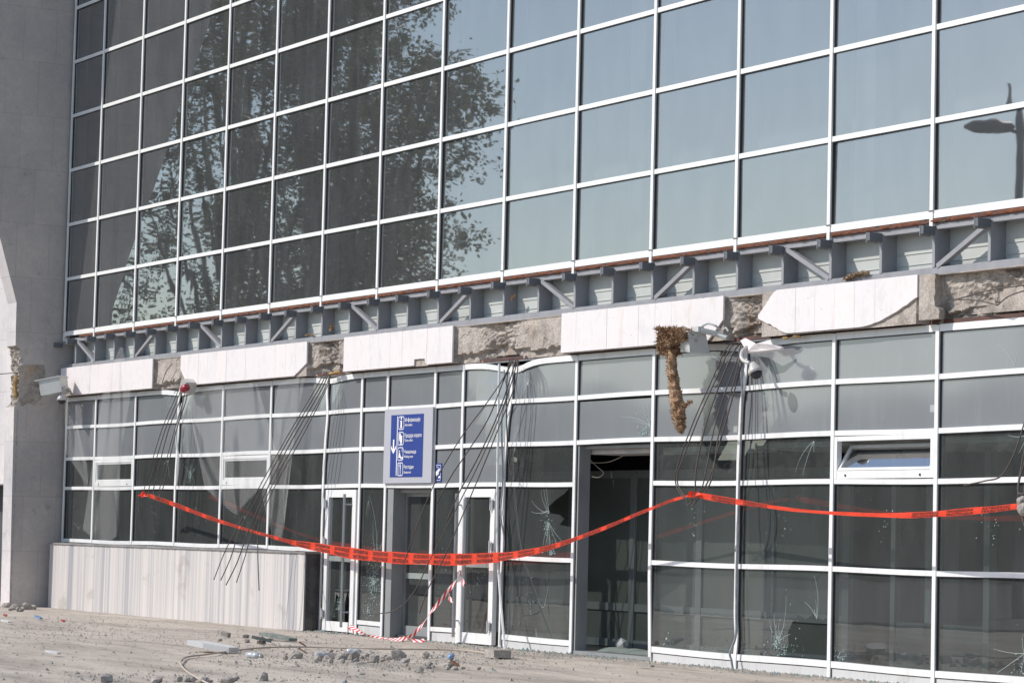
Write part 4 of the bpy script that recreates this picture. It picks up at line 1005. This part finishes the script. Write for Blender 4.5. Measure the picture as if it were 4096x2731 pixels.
# centre floodlight
F2 = empty('floodlight', at(1595, 785, -.3), 'large pale grey floodlight housing half wrapped in brown mineral wool', 'floodlight')
Xa, Xb = at(1578, 790, -.34).x, at(1616, 790, -.34).x
b = MB(); ya, yb = -.46, -.22; xx = at(1590, 780, -.34).x
zz = lambda py, Y=-.34: at(1600, py, Y).z
b.add([(xx - .16, ya, zz(764)), (xx + .10, ya, zz(764)), (xx + .10, yb, zz(764)), (xx - .16, yb, zz(764)), (xx - .10, ya + .06, zz(806)), (xx + .12, ya + .01, zz(811)), (xx + .12, yb + .05, zz(811)), (xx - .10, yb + .05, zz(806))],
      [(0, 1, 2, 3), (7, 6, 5, 4), (0, 4, 5, 1), (1, 5, 6, 2), (2, 6, 7, 3), (3, 7, 4, 0)], 'lampgrey')
b.box(xx - .18, xx + .12, ya - .02, yb + .02, zz(764) + .001, zz(764) + .012, 'lampgrey'); b.build('housing', F2)
b = MB(); b.box(xx - .02, xx + .12, -.34, -.26, zz(764) + .012, zz(750), 'lampgrey'); b.tube([(xx + .12, -.3, zz(758)), (xx + .2, -.12, zz(766)), (xx + .30, -.06, zz(775))], .035, 'lampgrey', 6)
b.tube(cat_rom([Vector((xx + .1, -.3, zz(752))), Vector((xx + .16, -.24, zz(743))), Vector((xx + .24, -.18, zz(748))), Vector((xx + .22, -.1, zz(758)))], 4), .012, 'lampgrey', 6)
b.tube(cat_rom([Vector((xx + .26, -.1, zz(758))), Vector((xx + .30, -.08, zz(752))), Vector((xx + .34, -.07, zz(760)))], 4), .012, 'lampgrey', 6)
revolve(b, Vector((xx + .108, -.36, zz(782))), [(.022, 0), (.022, .012), (.010, .013)], 'galv', Vector((1, 0, 0)), 10); b.build('bracket', F2)
# siren
SR = empty('siren', at(428, 888, -.12), 'red round siren on a broken white plate above the hanging bars', 'siren')
b = MB(); c = at(432, 887, -.16)
b.obox(c, (Vector((.05, .0, .09)), Vector((.05, .02, -.03)), Vector((0, .10, 0))), 'camwhite'); b.build('plate', SR)
b = MB(); revolve(b, at(431, 888, -.22), [(.055, 0), (.062, .03), (.062, .09), (.045, .13), (.02, .14)], 'red', Vector((-.9, -.5, -.45))); b.build('red_lens', SR, smooth=True)
b = MB(); pl = [at(425, 873, -.05), at(436, 878, -.10), at(442, 890, -.10), at(450, 882, -.05), at(436, 870, -.04)]
n = len(pl); b.add(pl + [p_ + Vector((0, .02, -.015)) for p_ in pl], [tuple(range(n)), tuple(reversed(range(n, 2 * n)))] + [(i, i + n, (i + 1) % n + n, (i + 1) % n) for i in range(n)], 'clad')
b.build('stone_shard', SR)
# ================================================================== MINERAL WOOL
def wool(P, Wd, Dp, m, name, label, cat, seed, hair=500, hl=.03, parent=None, A1=Vector((1, 0, 0)), A2=Vector((0, 1, 0))):
    C_ = cat_rom(P, 9); rnd = random.Random(seed); b = MB(); n = len(C_); K = 12; vs = []; fs = []
    for i, c in enumerate(C_):
        t = i / (n - 1); wv = interp(t, Wd); dv = interp(t, Dp)
        for k in range(K):
            a = 2 * math.pi * k / K; nn = 1 + .30 * nz(k * 1.1 + seed, i * .35, 1) + .22 * nz(k * 3.1, i * 1.2 + seed, 1)
            sq = lambda v_: math.copysign(abs(v_) ** .6, v_)
            vs.append(c + A1 * (sq(math.cos(a)) * wv * nn) + A2 * (sq(math.sin(a)) * dv * nn) + Vector((0, 0, .02 * nz(k, i, seed))))
        if i:
            o = i * K
            for k in range(K): fs.append((o - K + k, o - K + (k + 1) % K, o + (k + 1) % K, o + k))
    fs += [tuple(range(K)), tuple((n - 1) * K + k for k in range(K))]; b.add(vs, fs, m)
    base = list(vs)
    for h_ in range(hair):
        v0 = base[rnd.randrange(len(base))]; d = Vector((rnd.gauss(0, 1), rnd.gauss(-.3, 1), rnd.gauss(0, .9))).normalized() * hl * rnd.uniform(.4, 1.5); s_ = d.orthogonal().normalized() * hl * .22
        b.add([v0 - s_, v0 + s_, v0 + d], [(0, 1, 2)], m)
    o = b.build(name, parent, smooth=False, fixn=False); tag(o, label, cat); return o
STR = empty('insulation_strip', at(1555, 770, -.36), 'long brown mineral wool strip hanging from the large floodlight over the glazing', 'insulation')
wool([at(1541, 806, -.34), at(1544, 850, -.33), at(1551, 900, -.31), at(1558, 945, -.29), at(1562, 975, -.28), at(1565, 994, -.27)], [(0, .045), (.3, .058), (.6, .075), (.85, .055), (1, .012)], [(0, .20), (.35, .20), (.6, .26), (.9, .18), (1, .05)], 'fibre', 'wool_tail', None, None, 3, 1500, .028, STR, Vector((.5, .866, 0)), Vector((-.866, .5, 0)))
wool([at(1532, 756, -.38), at(1548, 757, -.42), at(1566, 762, -.42), at(1581, 770, -.40)], [(0, .10), (.5, .14), (1, .09)], [(0, .12), (1, .12)], 'fibre', 'wool_tuft', None, None, 5, 1500, .045, STR)
wool([at(1540, 762, -.40), at(1536, 780, -.38), at(1534, 798, -.36), at(1541, 812, -.34)], [(0, .12), (.5, .09), (1, .10)], [(0, .10), (1, .09)], 'fibre', 'wool_tuft', None, None, 8, 1500, .05, STR)
wool([at(1555, 786, -.40), at(1568, 780, -.42), at(1580, 778, -.40)], [(0, .08), (1, .09)], [(0, .10), (1, .09)], 'fibre', 'wool_tuft', None, None, 11, 1200, .05, STR)
wool([at(1566, 938, -.34), at(1572, 930, -.38), at(1582, 925, -.40), at(1588, 921, -.41)], [(0, .06), (1, .015)], [(0, .03), (1, .01)], 'fibre', 'wool_flap', None, None, 12, 150, .03, STR)
wool([at(1944, 641, -.0), at(1958, 634, -.01), at(1975, 630, -.0), at(1992, 627, .0)], [(0, .03), (.5, .05), (1, .02)], [(0, .02), (1, .02)], 'fibre2', 'insulation_tuft', 'pale wool tuft on the truss ledge above the pointed stone slab run', 'insulation', 21, 400, .04)
wool([at(82, 884, -.35), at(88, 876, -.38), at(96, 871, -.36)], [(0, .05), (1, .05)], [(0, .03), (1, .03)], 'fibre2', 'insulation_tuft', 'pale wool tuft stuck to the marble fin left of the small floodlight', 'insulation', 22, 400, .04)
wool([at(761, 758, .04), at(764, 745, .04)], [(0, .03), (1, .012)], [(0, .02), (1, .02)], 'fibre', 'insulation_tuft', 'brown wool tuft standing in a truss bay above the second beam gap', 'insulation', 23, 150, .025)
wool([at(704, 770, .02), at(712, 767, .02), at(722, 772, .02)], [(0, .03), (1, .012)], [(0, .02), (1, .02)], 'fibre2', 'insulation_tuft', 'pale wool scrap on the truss ledge above the long second slab run', 'insulation', 24, 150, .025)
wool([at(1176, 688, .04), at(1180, 678, .04)], [(0, .02), (1, .012)], [(0, .02), (1, .02)], 'fibre', 'insulation_tuft', 'tiny brown wool tuft in a truss bay above the middle beam gap', 'insulation', 25, 80, .02)
# ================================================================== LEANING STRIPS
b = MB(); b.tube(cat_rom([at(1147, 835, .06), at(1145, 950, .03), at(1143, 1080, .0), at(1142, 1250, -.06), at(1148, 1350, -.14), at(1160, 1494, -.28)], 6), .017, 'white_metal2', 5)
tag(b.build('metal_strip'), 'long thin white metal strip bowed from the band down to the rubble', 'metal strip')
b = MB(); b.tube(cat_rom([at(1158, 850, .05), at(1160, 870, .03), at(1167, 905, .03), at(1153, 960, .06), at(1155, 1100, .06), at(1150, 1180, .05), at(1158, 1240, .05), at(1153, 1320, .05), at(1150, 1480, .05)], 6), .012, 'galv', 5)
tag(b.build('metal_channel'), 'kinked grey channel torn off the post right of the second door', 'metal channel')
b = MB(); b.tube(cat_rom([at(1698, 800, .05), at(1705, 900, .04), at(1700, 1050, .05), at(1692, 1300, .04), at(1691, 1400, .03), at(1690, 1460, .02), at(1677, 1498, -.02), at(1680, 1515, -.02), at(1686, 1548, -.01)], 7), .014, 'galv', 5)
tag(b.build('metal_channel'), 'bent grey channel down the post behind the hooked bars', 'metal channel')
b = MB(); b.tube(cat_rom([at(420, 925, .06), at(409, 960, .03), at(405, 1010, .03), at(410, 1060, .03), at(405, 1115, .05)], 7), .018, 'white_metal2', 5)
tag(b.build('metal_strip'), 'wavy white metal strip peeled off the post below the siren', 'metal strip')
# ================================================================== BIRD NETTING
def net(P_top, P_bot, Y0, Y1, label, nu=40, nv=30, fold=.03, seed=0):
    vs = []; us = []; fs = []
    Tp = cat_rom([Vector((x, y, 0)) for x, y in P_top], 8); Bt = cat_rom([Vector((x, y, 0)) for x, y in P_bot], 8)
    def smp(C_, t): k = t * (len(C_) - 1); i = min(int(k), len(C_) - 2); return C_[i].lerp(C_[i + 1], k - i)
    for j in range(nv + 1):
        v_ = j / nv
        for i in range(nu + 1):
            u = i / nu; a = smp(Tp, u); c = smp(Bt, u); q = a.lerp(c, v_)
            Y = Y0 + (Y1 - Y0) * v_ + fold * (.4 + v_) * math.sin(u * 17 + seed + 2 * nz(u * 3, v_ * 2, seed)) + .03 * nz(u * 9, v_ * 4, seed)
            p_ = at(q.x, q.y, Y); vs.append(p_); us.append((u * 2.6 + .12 * math.sin(u * 17 + seed), v_ * 2.2))
    for j in range(nv):
        for i in range(nu): o = j * (nu + 1) + i; fs.append((o, o + 1, o + nu + 2, o + nu + 1))
    b = MB(); b.add(vs, fs, 'net')
    o = b.build('bird_net', smooth=True, fixn=False); l_ = o.data.uv_layers.new(name='UVMap')
    for p_ in o.data.polygons:
        for li, vi in zip(p_.loop_indices, p_.vertices): l_.data[li].uv = us[vi]
    tag(o, label, 'netting')
net([(235, 905), (262, 830), (282, 800), (300, 905)], [(190, 1215), (225, 1240), (270, 1225), (262, 1130)], -.05, -.10, 'torn white bird netting draped over the two leftmost window columns', seed=1)
net([(428, 905), (480, 890), (560, 880), (590, 880)], [(470, 1120), (540, 1180), (560, 1160), (645, 1070)], -.02, -.10, 'torn white bird netting hanging between the siren and the splayed loose bars', seed=4, fold=.07)
net([(640, 880), (665, 870), (690, 862), (700, 870)], [(600, 1130), (625, 1225), (650, 1230), (650, 1120)], -.02, -.10, 'narrow strip of bird netting hanging behind the splayed loose bars', seed=7)
net([(148, 900), (156, 910), (165, 925), (168, 930)], [(150, 1040), (190, 1100), (196, 1130), (205, 1090)], -.10, -.06, 'small wisp of bird netting beneath the left dome camera', seed=9, nu=14)
# ================================================================== GROUND DEBRIS
def rock_geo(mb, c, r, m, rnd, flat=.6, sub=1):
    bm = bmesh.new(); bmesh.ops.create_icosphere(bm, subdivisions=sub, radius=1); sd = rnd.uniform(0, 99)
    ax = Vector((rnd.uniform(.6, 1.3), rnd.uniform(.6, 1.3), flat * rnd.uniform(.7, 1.2))) ; rot = Matrix.Rotation(rnd.uniform(0, 6.28), 3, 'Z') @ Matrix.Rotation(rnd.uniform(-.5, .5), 3, 'X')
    pl = [(Vector((rnd.gauss(0, 1), rnd.gauss(0, 1), rnd.gauss(0, 1))).normalized(), rnd.uniform(.55, .85)) for _ in range(4)]
    vs = []
    for v_ in bm.verts:
        p_ = v_.co.copy() * (1 + .25 * noise.noise(v_.co * 1.7 + Vector((sd, 0, 0))))
        for n_, h_ in pl:
            e_ = p_.dot(n_) - h_
            if e_ > 0: p_ -= n_ * e_
        vs.append(Vector(c) + rot @ Vector((p_.x * ax.x, p_.y * ax.y, p_.z * ax.z)) * r)
    mb.add(vs, [[q.index for q in f_.verts] for f_ in bm.faces], m); bm.free()
rnd = random.Random(11)
CL = []   # big lumps along the debris ridges: (px, py, spread x, spread y, count, min r, max r)
for cx, cy, sx_, sy_, n, r0, r1 in ((820, 1510, 95, 9, 38, .03, .12), (1010, 1533, 80, 8, 24, .025, .09), (770, 1500, 60, 6, 10, .03, .08), (590, 1470, 50, 8, 8, .03, .08), (640, 1505, 60, 6, 8, .03, .08), (490, 1563, 120, 4, 14, .04, .09), (1130, 1475, 28, 5, 5, .03, .07)):
    for _ in range(n): CL.append((cx + rnd.gauss(0, .5) * sx_, cy + rnd.gauss(0, .5) * sy_, rnd.uniform(r0, r1) * rnd.choice([.6, .8, 1])))
zones = lambda px, py: ('small broken concrete lump in the rubble near the leftmost marble wall' if px < 690 and py < 1540 else ('broken concrete lump in the dark row along the bottom picture edge' if py > 1545 and px < 700 else ('broken concrete lump in the long rubble ridge before the doors')))
for px, py, r in CL:
    P = atG(px, py); b = MB(); rock_geo(b, P + Vector((0, 0, r * .25)), r * .9, 'chunk', rnd, .75, 1); l_ = zones(px, py)
    tag(b.build('concrete_lump'), l_, 'rubble lump', l_.replace('small ', '').replace('broken concrete lump', 'concrete lumps'))
b = MB(); P = atG(1143, 1508); b.obox(P + Vector((0, 0, .045)), (Vector((.20, -.05, 0)), Vector((.03, .10, 0)), Vector((0, 0, .045))), 'chunk'); tag(b.build('concrete_slab'), 'flat squarish concrete piece lying before the bowed white strip', 'slab piece')
b = MB()
for dx, r in ((-.18, .05), (.0, .09), (.15, .05)): rock_geo(b, Vector((18.9, -.34, .04)) * 0 + atG(1125, 1478) + Vector((dx, 0, .04)), r, 'chunk', rnd, 1.2, 2)
bb = MB(); P = atG(790, 1430)
# gravel: nobody could count it
b = MB(); gz = []
for k in range(4200):
    t = rnd.random()
    if t < .30: px, py = rnd.gauss(860, 190), rnd.gauss(1518, 12)
    elif t < .45: px, py = rnd.gauss(640, 140), rnd.gauss(1480, 14)
    elif t < .58: px, py = rnd.gauss(180, 120), rnd.gauss(1445, 18)
    elif t < .72: px, py = rnd.uniform(1000, 1500), rnd.gauss(1497, 9)
    elif t < .82: px, py = rnd.uniform(0, 1000), rnd.gauss(1555, 10)
    else: px, py = rnd.uniform(-20, 2300), rnd.uniform(1415, 1575)
    P = atG(px, max(1410, py))
    if P.y > -.22 or P.x < -1: continue
    r = rnd.uniform(.004, .015) * (2.2 if rnd.random() < .06 else 1)
    gz.append((P, r))
for P, r in gz:
    s_ = r; ro = rnd.uniform(0, 6.28); vs = []
    for q in range(5): a = ro + q * 1.2566; vs.append(P + Vector((math.cos(a) * s_ * rnd.uniform(.7, 1.3), math.sin(a) * s_ * rnd.uniform(.7, 1.3), -.004)))
    vs.append(P + Vector((rnd.uniform(-.3, .3) * s_, rnd.uniform(-.3, .3) * s_, s_ * rnd.uniform(.6, 1.1))))
    b.add(vs, [(q, (q + 1) % 5, 5) for q in range(5)], rnd.choice(['chunk', 'chunk', 'chunk', 'chunkg']))
tag(b.build('gravel', fixn=False), kind='stuff')
# crumbs and glass along the foot of the facade
b = MB()
for k in range(1500):
    x = rnd.uniform(11, 30); y = -abs(rnd.gauss(0, .22)) + .02; s_ = rnd.uniform(.005, .02) * (1.8 if rnd.random() < .06 else 1)
    if 12.9 < x < 14.2 and rnd.random() < .6: continue
    vs = [Vector((x, y, -.006)) + Vector((math.cos(a) * s_, math.sin(a) * s_, 0)) for a in (0, 1.5, 3.1, 4.7)] + [Vector((x, y, s_ * rnd.uniform(.5, 1.2)))]
    b.add(vs, [(0, 1, 4), (1, 2, 4), (2, 3, 4), (3, 0, 4)], rnd.choice(['chunk', 'chunk', 'chunkg', 'shard']))
tag(b.build('rubble_crumbs', fixn=False), kind='stuff')
def slab_shard(px, py, w_, d_, t_, rz, m, name, label, cat, tilt=0):
    P = atG(px, py); R_ = Matrix.Rotation(rz, 3, 'Z') @ Matrix.Rotation(tilt, 3, 'Y'); b = MB()
    pts = [(-1, -.8), (-.2, -1), (.9, -.7), (1, .5), (.3, 1), (-.7, .8)]
    vs = [P + Vector((0, 0, .03 + abs(math.sin(tilt)) * w_)) + R_ @ Vector((a * w_, c_ * d_, h_ * t_)) for h_ in (-1, 1) for a, c_ in pts]
    b.add(vs, [(0, 1, 2, 3, 4, 5), (11, 10, 9, 8, 7, 6)] + [(i, (i + 1) % 6, (i + 1) % 6 + 6, i + 6) for i in range(6)], m); tag(b.build(name), label, cat)
slab_shard(490, 1496, .30, .14, .03, .6, 'board', 'board_piece', 'pale flat board lying in the rubble left of the clear bottles', 'board', .12)
slab_shard(640, 1472, .30, .10, .02, .3, 'chunkg', 'glass_piece', 'greenish crushed glass sheet in rubble before the plinth end', 'broken glass', .1)
slab_shard(600, 1477, .14, .08, .02, 1.3, 'chunkg', 'glass_piece', 'small greenish glass piece left of the crushed sheet', 'broken glass', .2)
slab_shard(515, 1463, .09, .05, .03, .5, 'chunk', 'stone_piece', 'grey stone chip alone in front of the marble wall', 'stone chip', .2)
slab_shard(1480, 1534, .14, .035, .012, .2, 'chunk', 'wood_piece', 'flat dark scrap lying at the right foot of the open doorway', 'scrap', .05)
for (px, py, lb) in ((695, 1505, 'curled brown leaf beside the rubble ridge left half'), (1045, 1535, 'brown leaf among the right end of the rubble ridge'), (694, 1489, 'brown leaf on the pale dust before the dark plinth end')):
    slab_shard(px, py, .06, .035, .004, rnd.uniform(0, 3), 'leafb', 'dry_leaf', lb, 'leaf', .5)
def bottle(px, py, rz, m, label, L=.20, r=.035):
    L *= .8; r *= .75
    P = atG(px, py) + Vector((0, 0, r)); ax = Vector((math.cos(rz), math.sin(rz), 0)); e = empty('plastic_bottle', P, label, 'bottle')
    b = MB(); revolve(b, P - ax * L / 2, [(r * .6, 0), (r, .01), (r, L * .3), (r * .8, L * .4), (r, L * .5), (r * .95, L * .7), (r * .4, L * .92)], m, ax, 12); b.build('body', e, smooth=True)
    b = MB(); revolve(b, P + ax * L * .43, [(r * .45, 0), (r * .45, .02)], 'bottle' if m == 'bottle' else 'camwhite', ax, 8); b.build('cap', e)
bottle(1035, 1516, -.5, 'bottle', 'crushed blue plastic bottle lying alone before the second door', .30, .055)
bottle(583, 1512, .3, 'bottlec', 'clear plastic bottle right of the pale board in the rubble', .28, .05)
bottle(742, 1510, 1.3, 'bottlec', 'clear plastic bottle standing out at the left end of the rubble ridge', .24, .045)
bottle(815, 1503, .9, 'bottlec', 'clear plastic bottle on the highest part of the rubble ridge', .24, .05)
slab_shard(88, 1424, .09, .04, .012, .2, 'bottle', 'blue_wrapper', 'crumpled blue wrapper near the far left foot of the marble wall', 'litter', .2)
M['redlit'] = mat('red_wrapper', (.42, .10, .08), .6)
slab_shard(145, 1431, .035, .03, .01, .2, 'redlit', 'red_wrapper', 'small red wrapper right of the blue wrapper in the gravel', 'litter', .3)
slab_shard(12, 1418, .035, .03, .01, .2, 'redlit', 'red_wrapper', 'small red and white wrapper at the far left picture edge', 'litter', .3)
slab_shard(15, 1432, .10, .05, .01, .2, 'board', 'paper_scrap', 'white paper scrap at the far left in the gravel', 'litter', .1)
slab_shard(122, 1505, .10, .04, .01, .4, 'board', 'paper_scrap', 'white paper scrap on bare dust at lower left', 'litter', .1)
slab_shard(675, 1424, .05, .04, .01, .4, 'board', 'paper_scrap', 'tiny white scrap at the foot of the marble wall', 'litter', .3)
b = MB(); pts = [atG(x, y) + Vector((0, 0, .012)) for x, y in ((492, 1578), (455, 1560), (425, 1540), (414, 1522), (430, 1510), (470, 1505), (520, 1498), (600, 1489), (700, 1487), (850, 1491), (1050, 1494), (1130, 1504))]
b.tube(cat_rom(pts, 8), .010, 'cable', 6); tag(b.build('cable', smooth=True), 'pale cable curving across the dusty ground from the bottom edge', 'cable')
# small heap at the foot of the fin
for k in range(9):
    P = atG(10 + k * 8, 1398 + rnd.uniform(-4, 6)); b = MB(); rock_geo(b, P + Vector((0, 0, .03)), rnd.uniform(.04, .11), 'chunk', rnd, .7, 2)
    tag(b.build('concrete_lump'), 'concrete lump in the small heap at the foot of the marble fin', 'rubble lump', 'concrete lumps heaped at the marble fin')
# tarp inside the open doorway
b = MB(); vs = []; fs = []
for j in range(9):
    for i in range(26):
        x = 18.35 + 1.4 * i / 25; y = .25 + .5 * j / 8; vs.append((x, y, .04 + .05 * max(0, math.sin(j / 8 * math.pi)) * (1 + .8 * nz(x * 3, y * 4, 0))))
for j in range(8):
    for i in range(25): o = j * 26 + i; fs.append((o, o + 1, o + 27, o + 26))
b.add(vs, fs, 'greentarp'); tag(b.build('tarp', smooth=True, fixn=False), 'crumpled dark green tarp lying on the floor of the open doorway', 'tarp')
b = MB(); rock_geo(b, Vector((18.36, .62, .12)), .08, 'jamb', rnd, 1.2, 2); tag(b.build('plastic_bag'), 'pale crumpled bag standing inside the left of the open doorway', 'bag')
b = MB(); pp = [at(1352, 1046, .5), at(1358, 1058, .5), at(1372, 1072, .5), at(1386, 1085, .5), at(1375, 1096, .5), at(1360, 1094, .5)]; b.tube(cat_rom(pp, 6), .006, 'cable', 5); b.tube(cat_rom([at(1352, 1062, .5), at(1400, 1060, .5), at(1455, 1034, .5)], 6), .005, 'cable', 5)
tag(b.build('ceiling_wire', smooth=True), 'loose pale wires hanging from the ceiling inside the open doorway', 'wire')
# ================================================================== TREES AND LAMP seen mirrored in the glass, FAR TREES added for dark reflections
def tree(base, H, blobs, nl, ls, label, seed):
    rnd = random.Random(seed); e = empty('tree', base, label, 'tree'); B = Vector(base)
    b = MB(); tp = [B + Vector((.25 * nz(k * .4, seed, 0), .25 * nz(seed, k * .4, 0), H * .82 * k / 7)) for k in range(8)]
    b.tube(tp, [.42 * (1 - k / 8.6) + .02 for k in range(8)], 'bark', 9)
    for c, r in blobs:
        C_ = B + Vector(c); k = max(1, min(6, int(7 * (c[2] / H) * .62))); s0 = tp[k]
        mid = s0.lerp(C_, .5) + Vector((0, 0, -.4)); b.tube(cat_rom([s0, mid, C_], 4), [.16 * (1 - q / 9.5) for q in range(9)], 'bark', 6)
        for q in range(9):
            d = Vector((rnd.gauss(0, 1), rnd.gauss(0, 1), rnd.gauss(.1, .8))).normalized() * r * rnd.uniform(.7, 1.05)
            b.tube([C_, C_ + d * .5 + Vector((0, 0, .15)), C_ + d], [.05, .03, .01], 'bark', 4)
    b.build('trunk', e, smooth=True)
    R = np.random.default_rng(seed); tot = sum(r ** 2.4 for _, r in blobs); parts_ = []
    for c, r in blobs:
        C_ = np.array(B) + np.array(c); cnt = int(nl * r ** 2.4 / tot); ncl = max(6, int(15 * r))
        d = R.normal(size=(ncl, 3)) * (1, 1, .85); d /= np.linalg.norm(d, axis=1)[:, None]; q = C_ + d * r * R.uniform(.4, 1.12, (ncl, 1)); cr_ = R.uniform(.12, .44, ncl)
        k = R.integers(0, ncl, cnt); p_ = q[k] + R.normal(size=(cnt, 3)) * cr_[k][:, None] * (1, 1, .75) - (0, 0, .1)
        a = R.normal(size=(cnt, 3)) * (1, 1, .8) - (0, 0, .5); a /= np.linalg.norm(a, axis=1)[:, None]
        s_ = np.cross(a, R.normal(size=(cnt, 3))); s_ /= np.linalg.norm(s_, axis=1)[:, None]; l = ls * R.uniform(.6, 1.35, (cnt, 1))
        parts_.append(np.stack([p_, p_ + a * l * .5 - s_ * l * .3, p_ + a * l, p_ + a * l * .5 + s_ * l * .3], 1).reshape(-1, 3))
    V = np.concatenate(parts_); i = len(V)
    V = V[:i]; nf = i // 4; me = bpy.data.meshes.new('crown'); me.vertices.add(i); me.vertices.foreach_set('co', V.ravel()); me.loops.add(i); me.loops.foreach_set('vertex_index', np.arange(i, dtype=np.int32))
    me.polygons.add(nf); me.polygons.foreach_set('loop_start', np.arange(0, i, 4, dtype=np.int32)); me.polygons.foreach_set('loop_total', np.full(nf, 4, dtype=np.int32)); me.materials.append(M['leaf']); me.update(calc_edges=True); me.validate()
    o = bpy.data.objects.new('crown', me); COL.objects.link(o); o.parent = e; o.matrix_parent_inverse = inv(e)
def blob_set(n, R_, z0, z1, seed, rr=(1.3, 2.4), top=.55):
    rnd = random.Random(seed); out = []
    for k in range(n):
        z = z0 + (z1 - z0) * (k + .5) / n; f_ = math.sin(math.pi * min(1, .22 + .78 * (z - z0) / (z1 - z0))) ** .6; a = k * 2.4 + rnd.uniform(-.4, .4); d = R_ * f_ * rnd.uniform(.3, .9)
        out.append(((math.cos(a) * d, math.sin(a) * d, z), rnd.uniform(*rr)))
    return out
tree((-18.3, -15.0, 0), 18, blob_set(21, 3.7, 5.5, 17, 1, (1.0, 1.8)), 34000, .14, 'tall leafy tree mirrored near the middle of the upper glass', 1)
tree((-25.5, -17.5, 0), 24, blob_set(21, 4.8, 4.5, 22, 2, (1.2, 2.1)), 32000, .15, 'dense broad tree mirrored in the left half of the upper glass', 2)
tree((-34.5, -19, 0), 24, blob_set(24, 5.0, 4.5, 23, 3, (1.3, 2.2)), 38000, .16, 'big tree mirrored beside the marble fin reflection', 3)
LX, LY, LZ = 2.85, -20.0, 10.15
LP = empty('street_lamp', (LX, LY, 0), 'tall twin-headed street lamp mirrored at the right of the upper glass', 'street lamp')
M['lamppaint'] = mat('lamp_paint', (.10, .11, .12), .5)
b = MB(); b.tube([(LX, LY, 0), (LX, LY, 5), (LX, LY, LZ + .2), (LX, LY, LZ + .75)], [.13, .10, .08, .02], 'lamppaint', 10); b.build('pole', LP)
for s_ in (-1, 1):
    dv = Vector((.5, -.86, 0)) * s_; sv = Vector((.86, .5, 0))
    b = MB(); b.tube([Vector((LX, LY, LZ - .1)), Vector((LX, LY, LZ)) + dv * .35], .04, 'lamppaint', 8)
    c = Vector((LX, LY, LZ + .02)) + dv * .60; n = 12; prof = [(.05, -.50), (.20, -.38), (.27, 0), (.22, .4), (.06, .60)]
    vs = []; fs = []
    for i, (r, h_) in enumerate(prof):
        for k in range(n): a = 2 * math.pi * k / n; vs.append(c + dv * h_ + sv * r * math.cos(a) + Vector((0, 0, r * .6 * math.sin(a))))
        if i:
            for k in range(n): o = i * n; fs.append((o - n + k, o - n + (k + 1) % n, o + (k + 1) % n, o + k))
    fs += [tuple(range(n)), tuple((len(prof) - 1) * n + k for k in range(n))]; b.add(vs, fs, 'lamppaint'); b.build('lamp_head', LP, smooth=True)
rnd = random.Random(5); b = MB(); vs = []; fs = []
for k in range(26000):
    ang = rnd.uniform(math.radians(150), math.radians(300)); R_ = rnd.uniform(95, 125)
    x = 20 + R_ * math.cos(ang); y = -4 + R_ * math.sin(ang)
    if y > -30: continue
    H = 8.3 + 1.5 * nz(ang * 9, 0, 0) + 1.3 * nz(ang * 30, 1, 0); z = H * (1 - rnd.random() ** 1.7)
    s_ = rnd.uniform(.3, .8); a = Vector((rnd.gauss(0, 1), rnd.gauss(0, 1), rnd.gauss(0, 1))).normalized() * s_; c_ = a.orthogonal().normalized() * s_; o = len(vs); P = Vector((x, y, max(.1, z)))
    vs += [P - a, P - c_ * .7, P + a, P + c_ * .7]; fs.append((o, o + 1, o + 2, o + 3))
b.add(vs, fs, 'fardark')
vs = []; fs = []                      # solid ridge added inside the leaf clumps, hides the mirrored horizon sky
for i in range(161):
    ang = math.radians(150 + 150 * i / 160); H = 7.9 + 1.3 * nz(ang * 9, 0, 0) + .9 * nz(ang * 30, 1, 0)
    for R_, z in ((96, -.1), (100, H * .7), (106, H), (114, H * .9), (124, -.1)): vs.append((20 + R_ * math.cos(ang), min(-26, -4 + R_ * math.sin(ang)), z))
    if i:
        for j in range(4): o = 5 * i; fs.append((o - 5 + j, o + j, o + j + 1, o - 4 + j))
b.add(vs, fs, 'fardark'); tag(b.build('added_treeline', fixn=False), kind='stuff')  # unseen tree belt added to give the lower glass a dark reflection
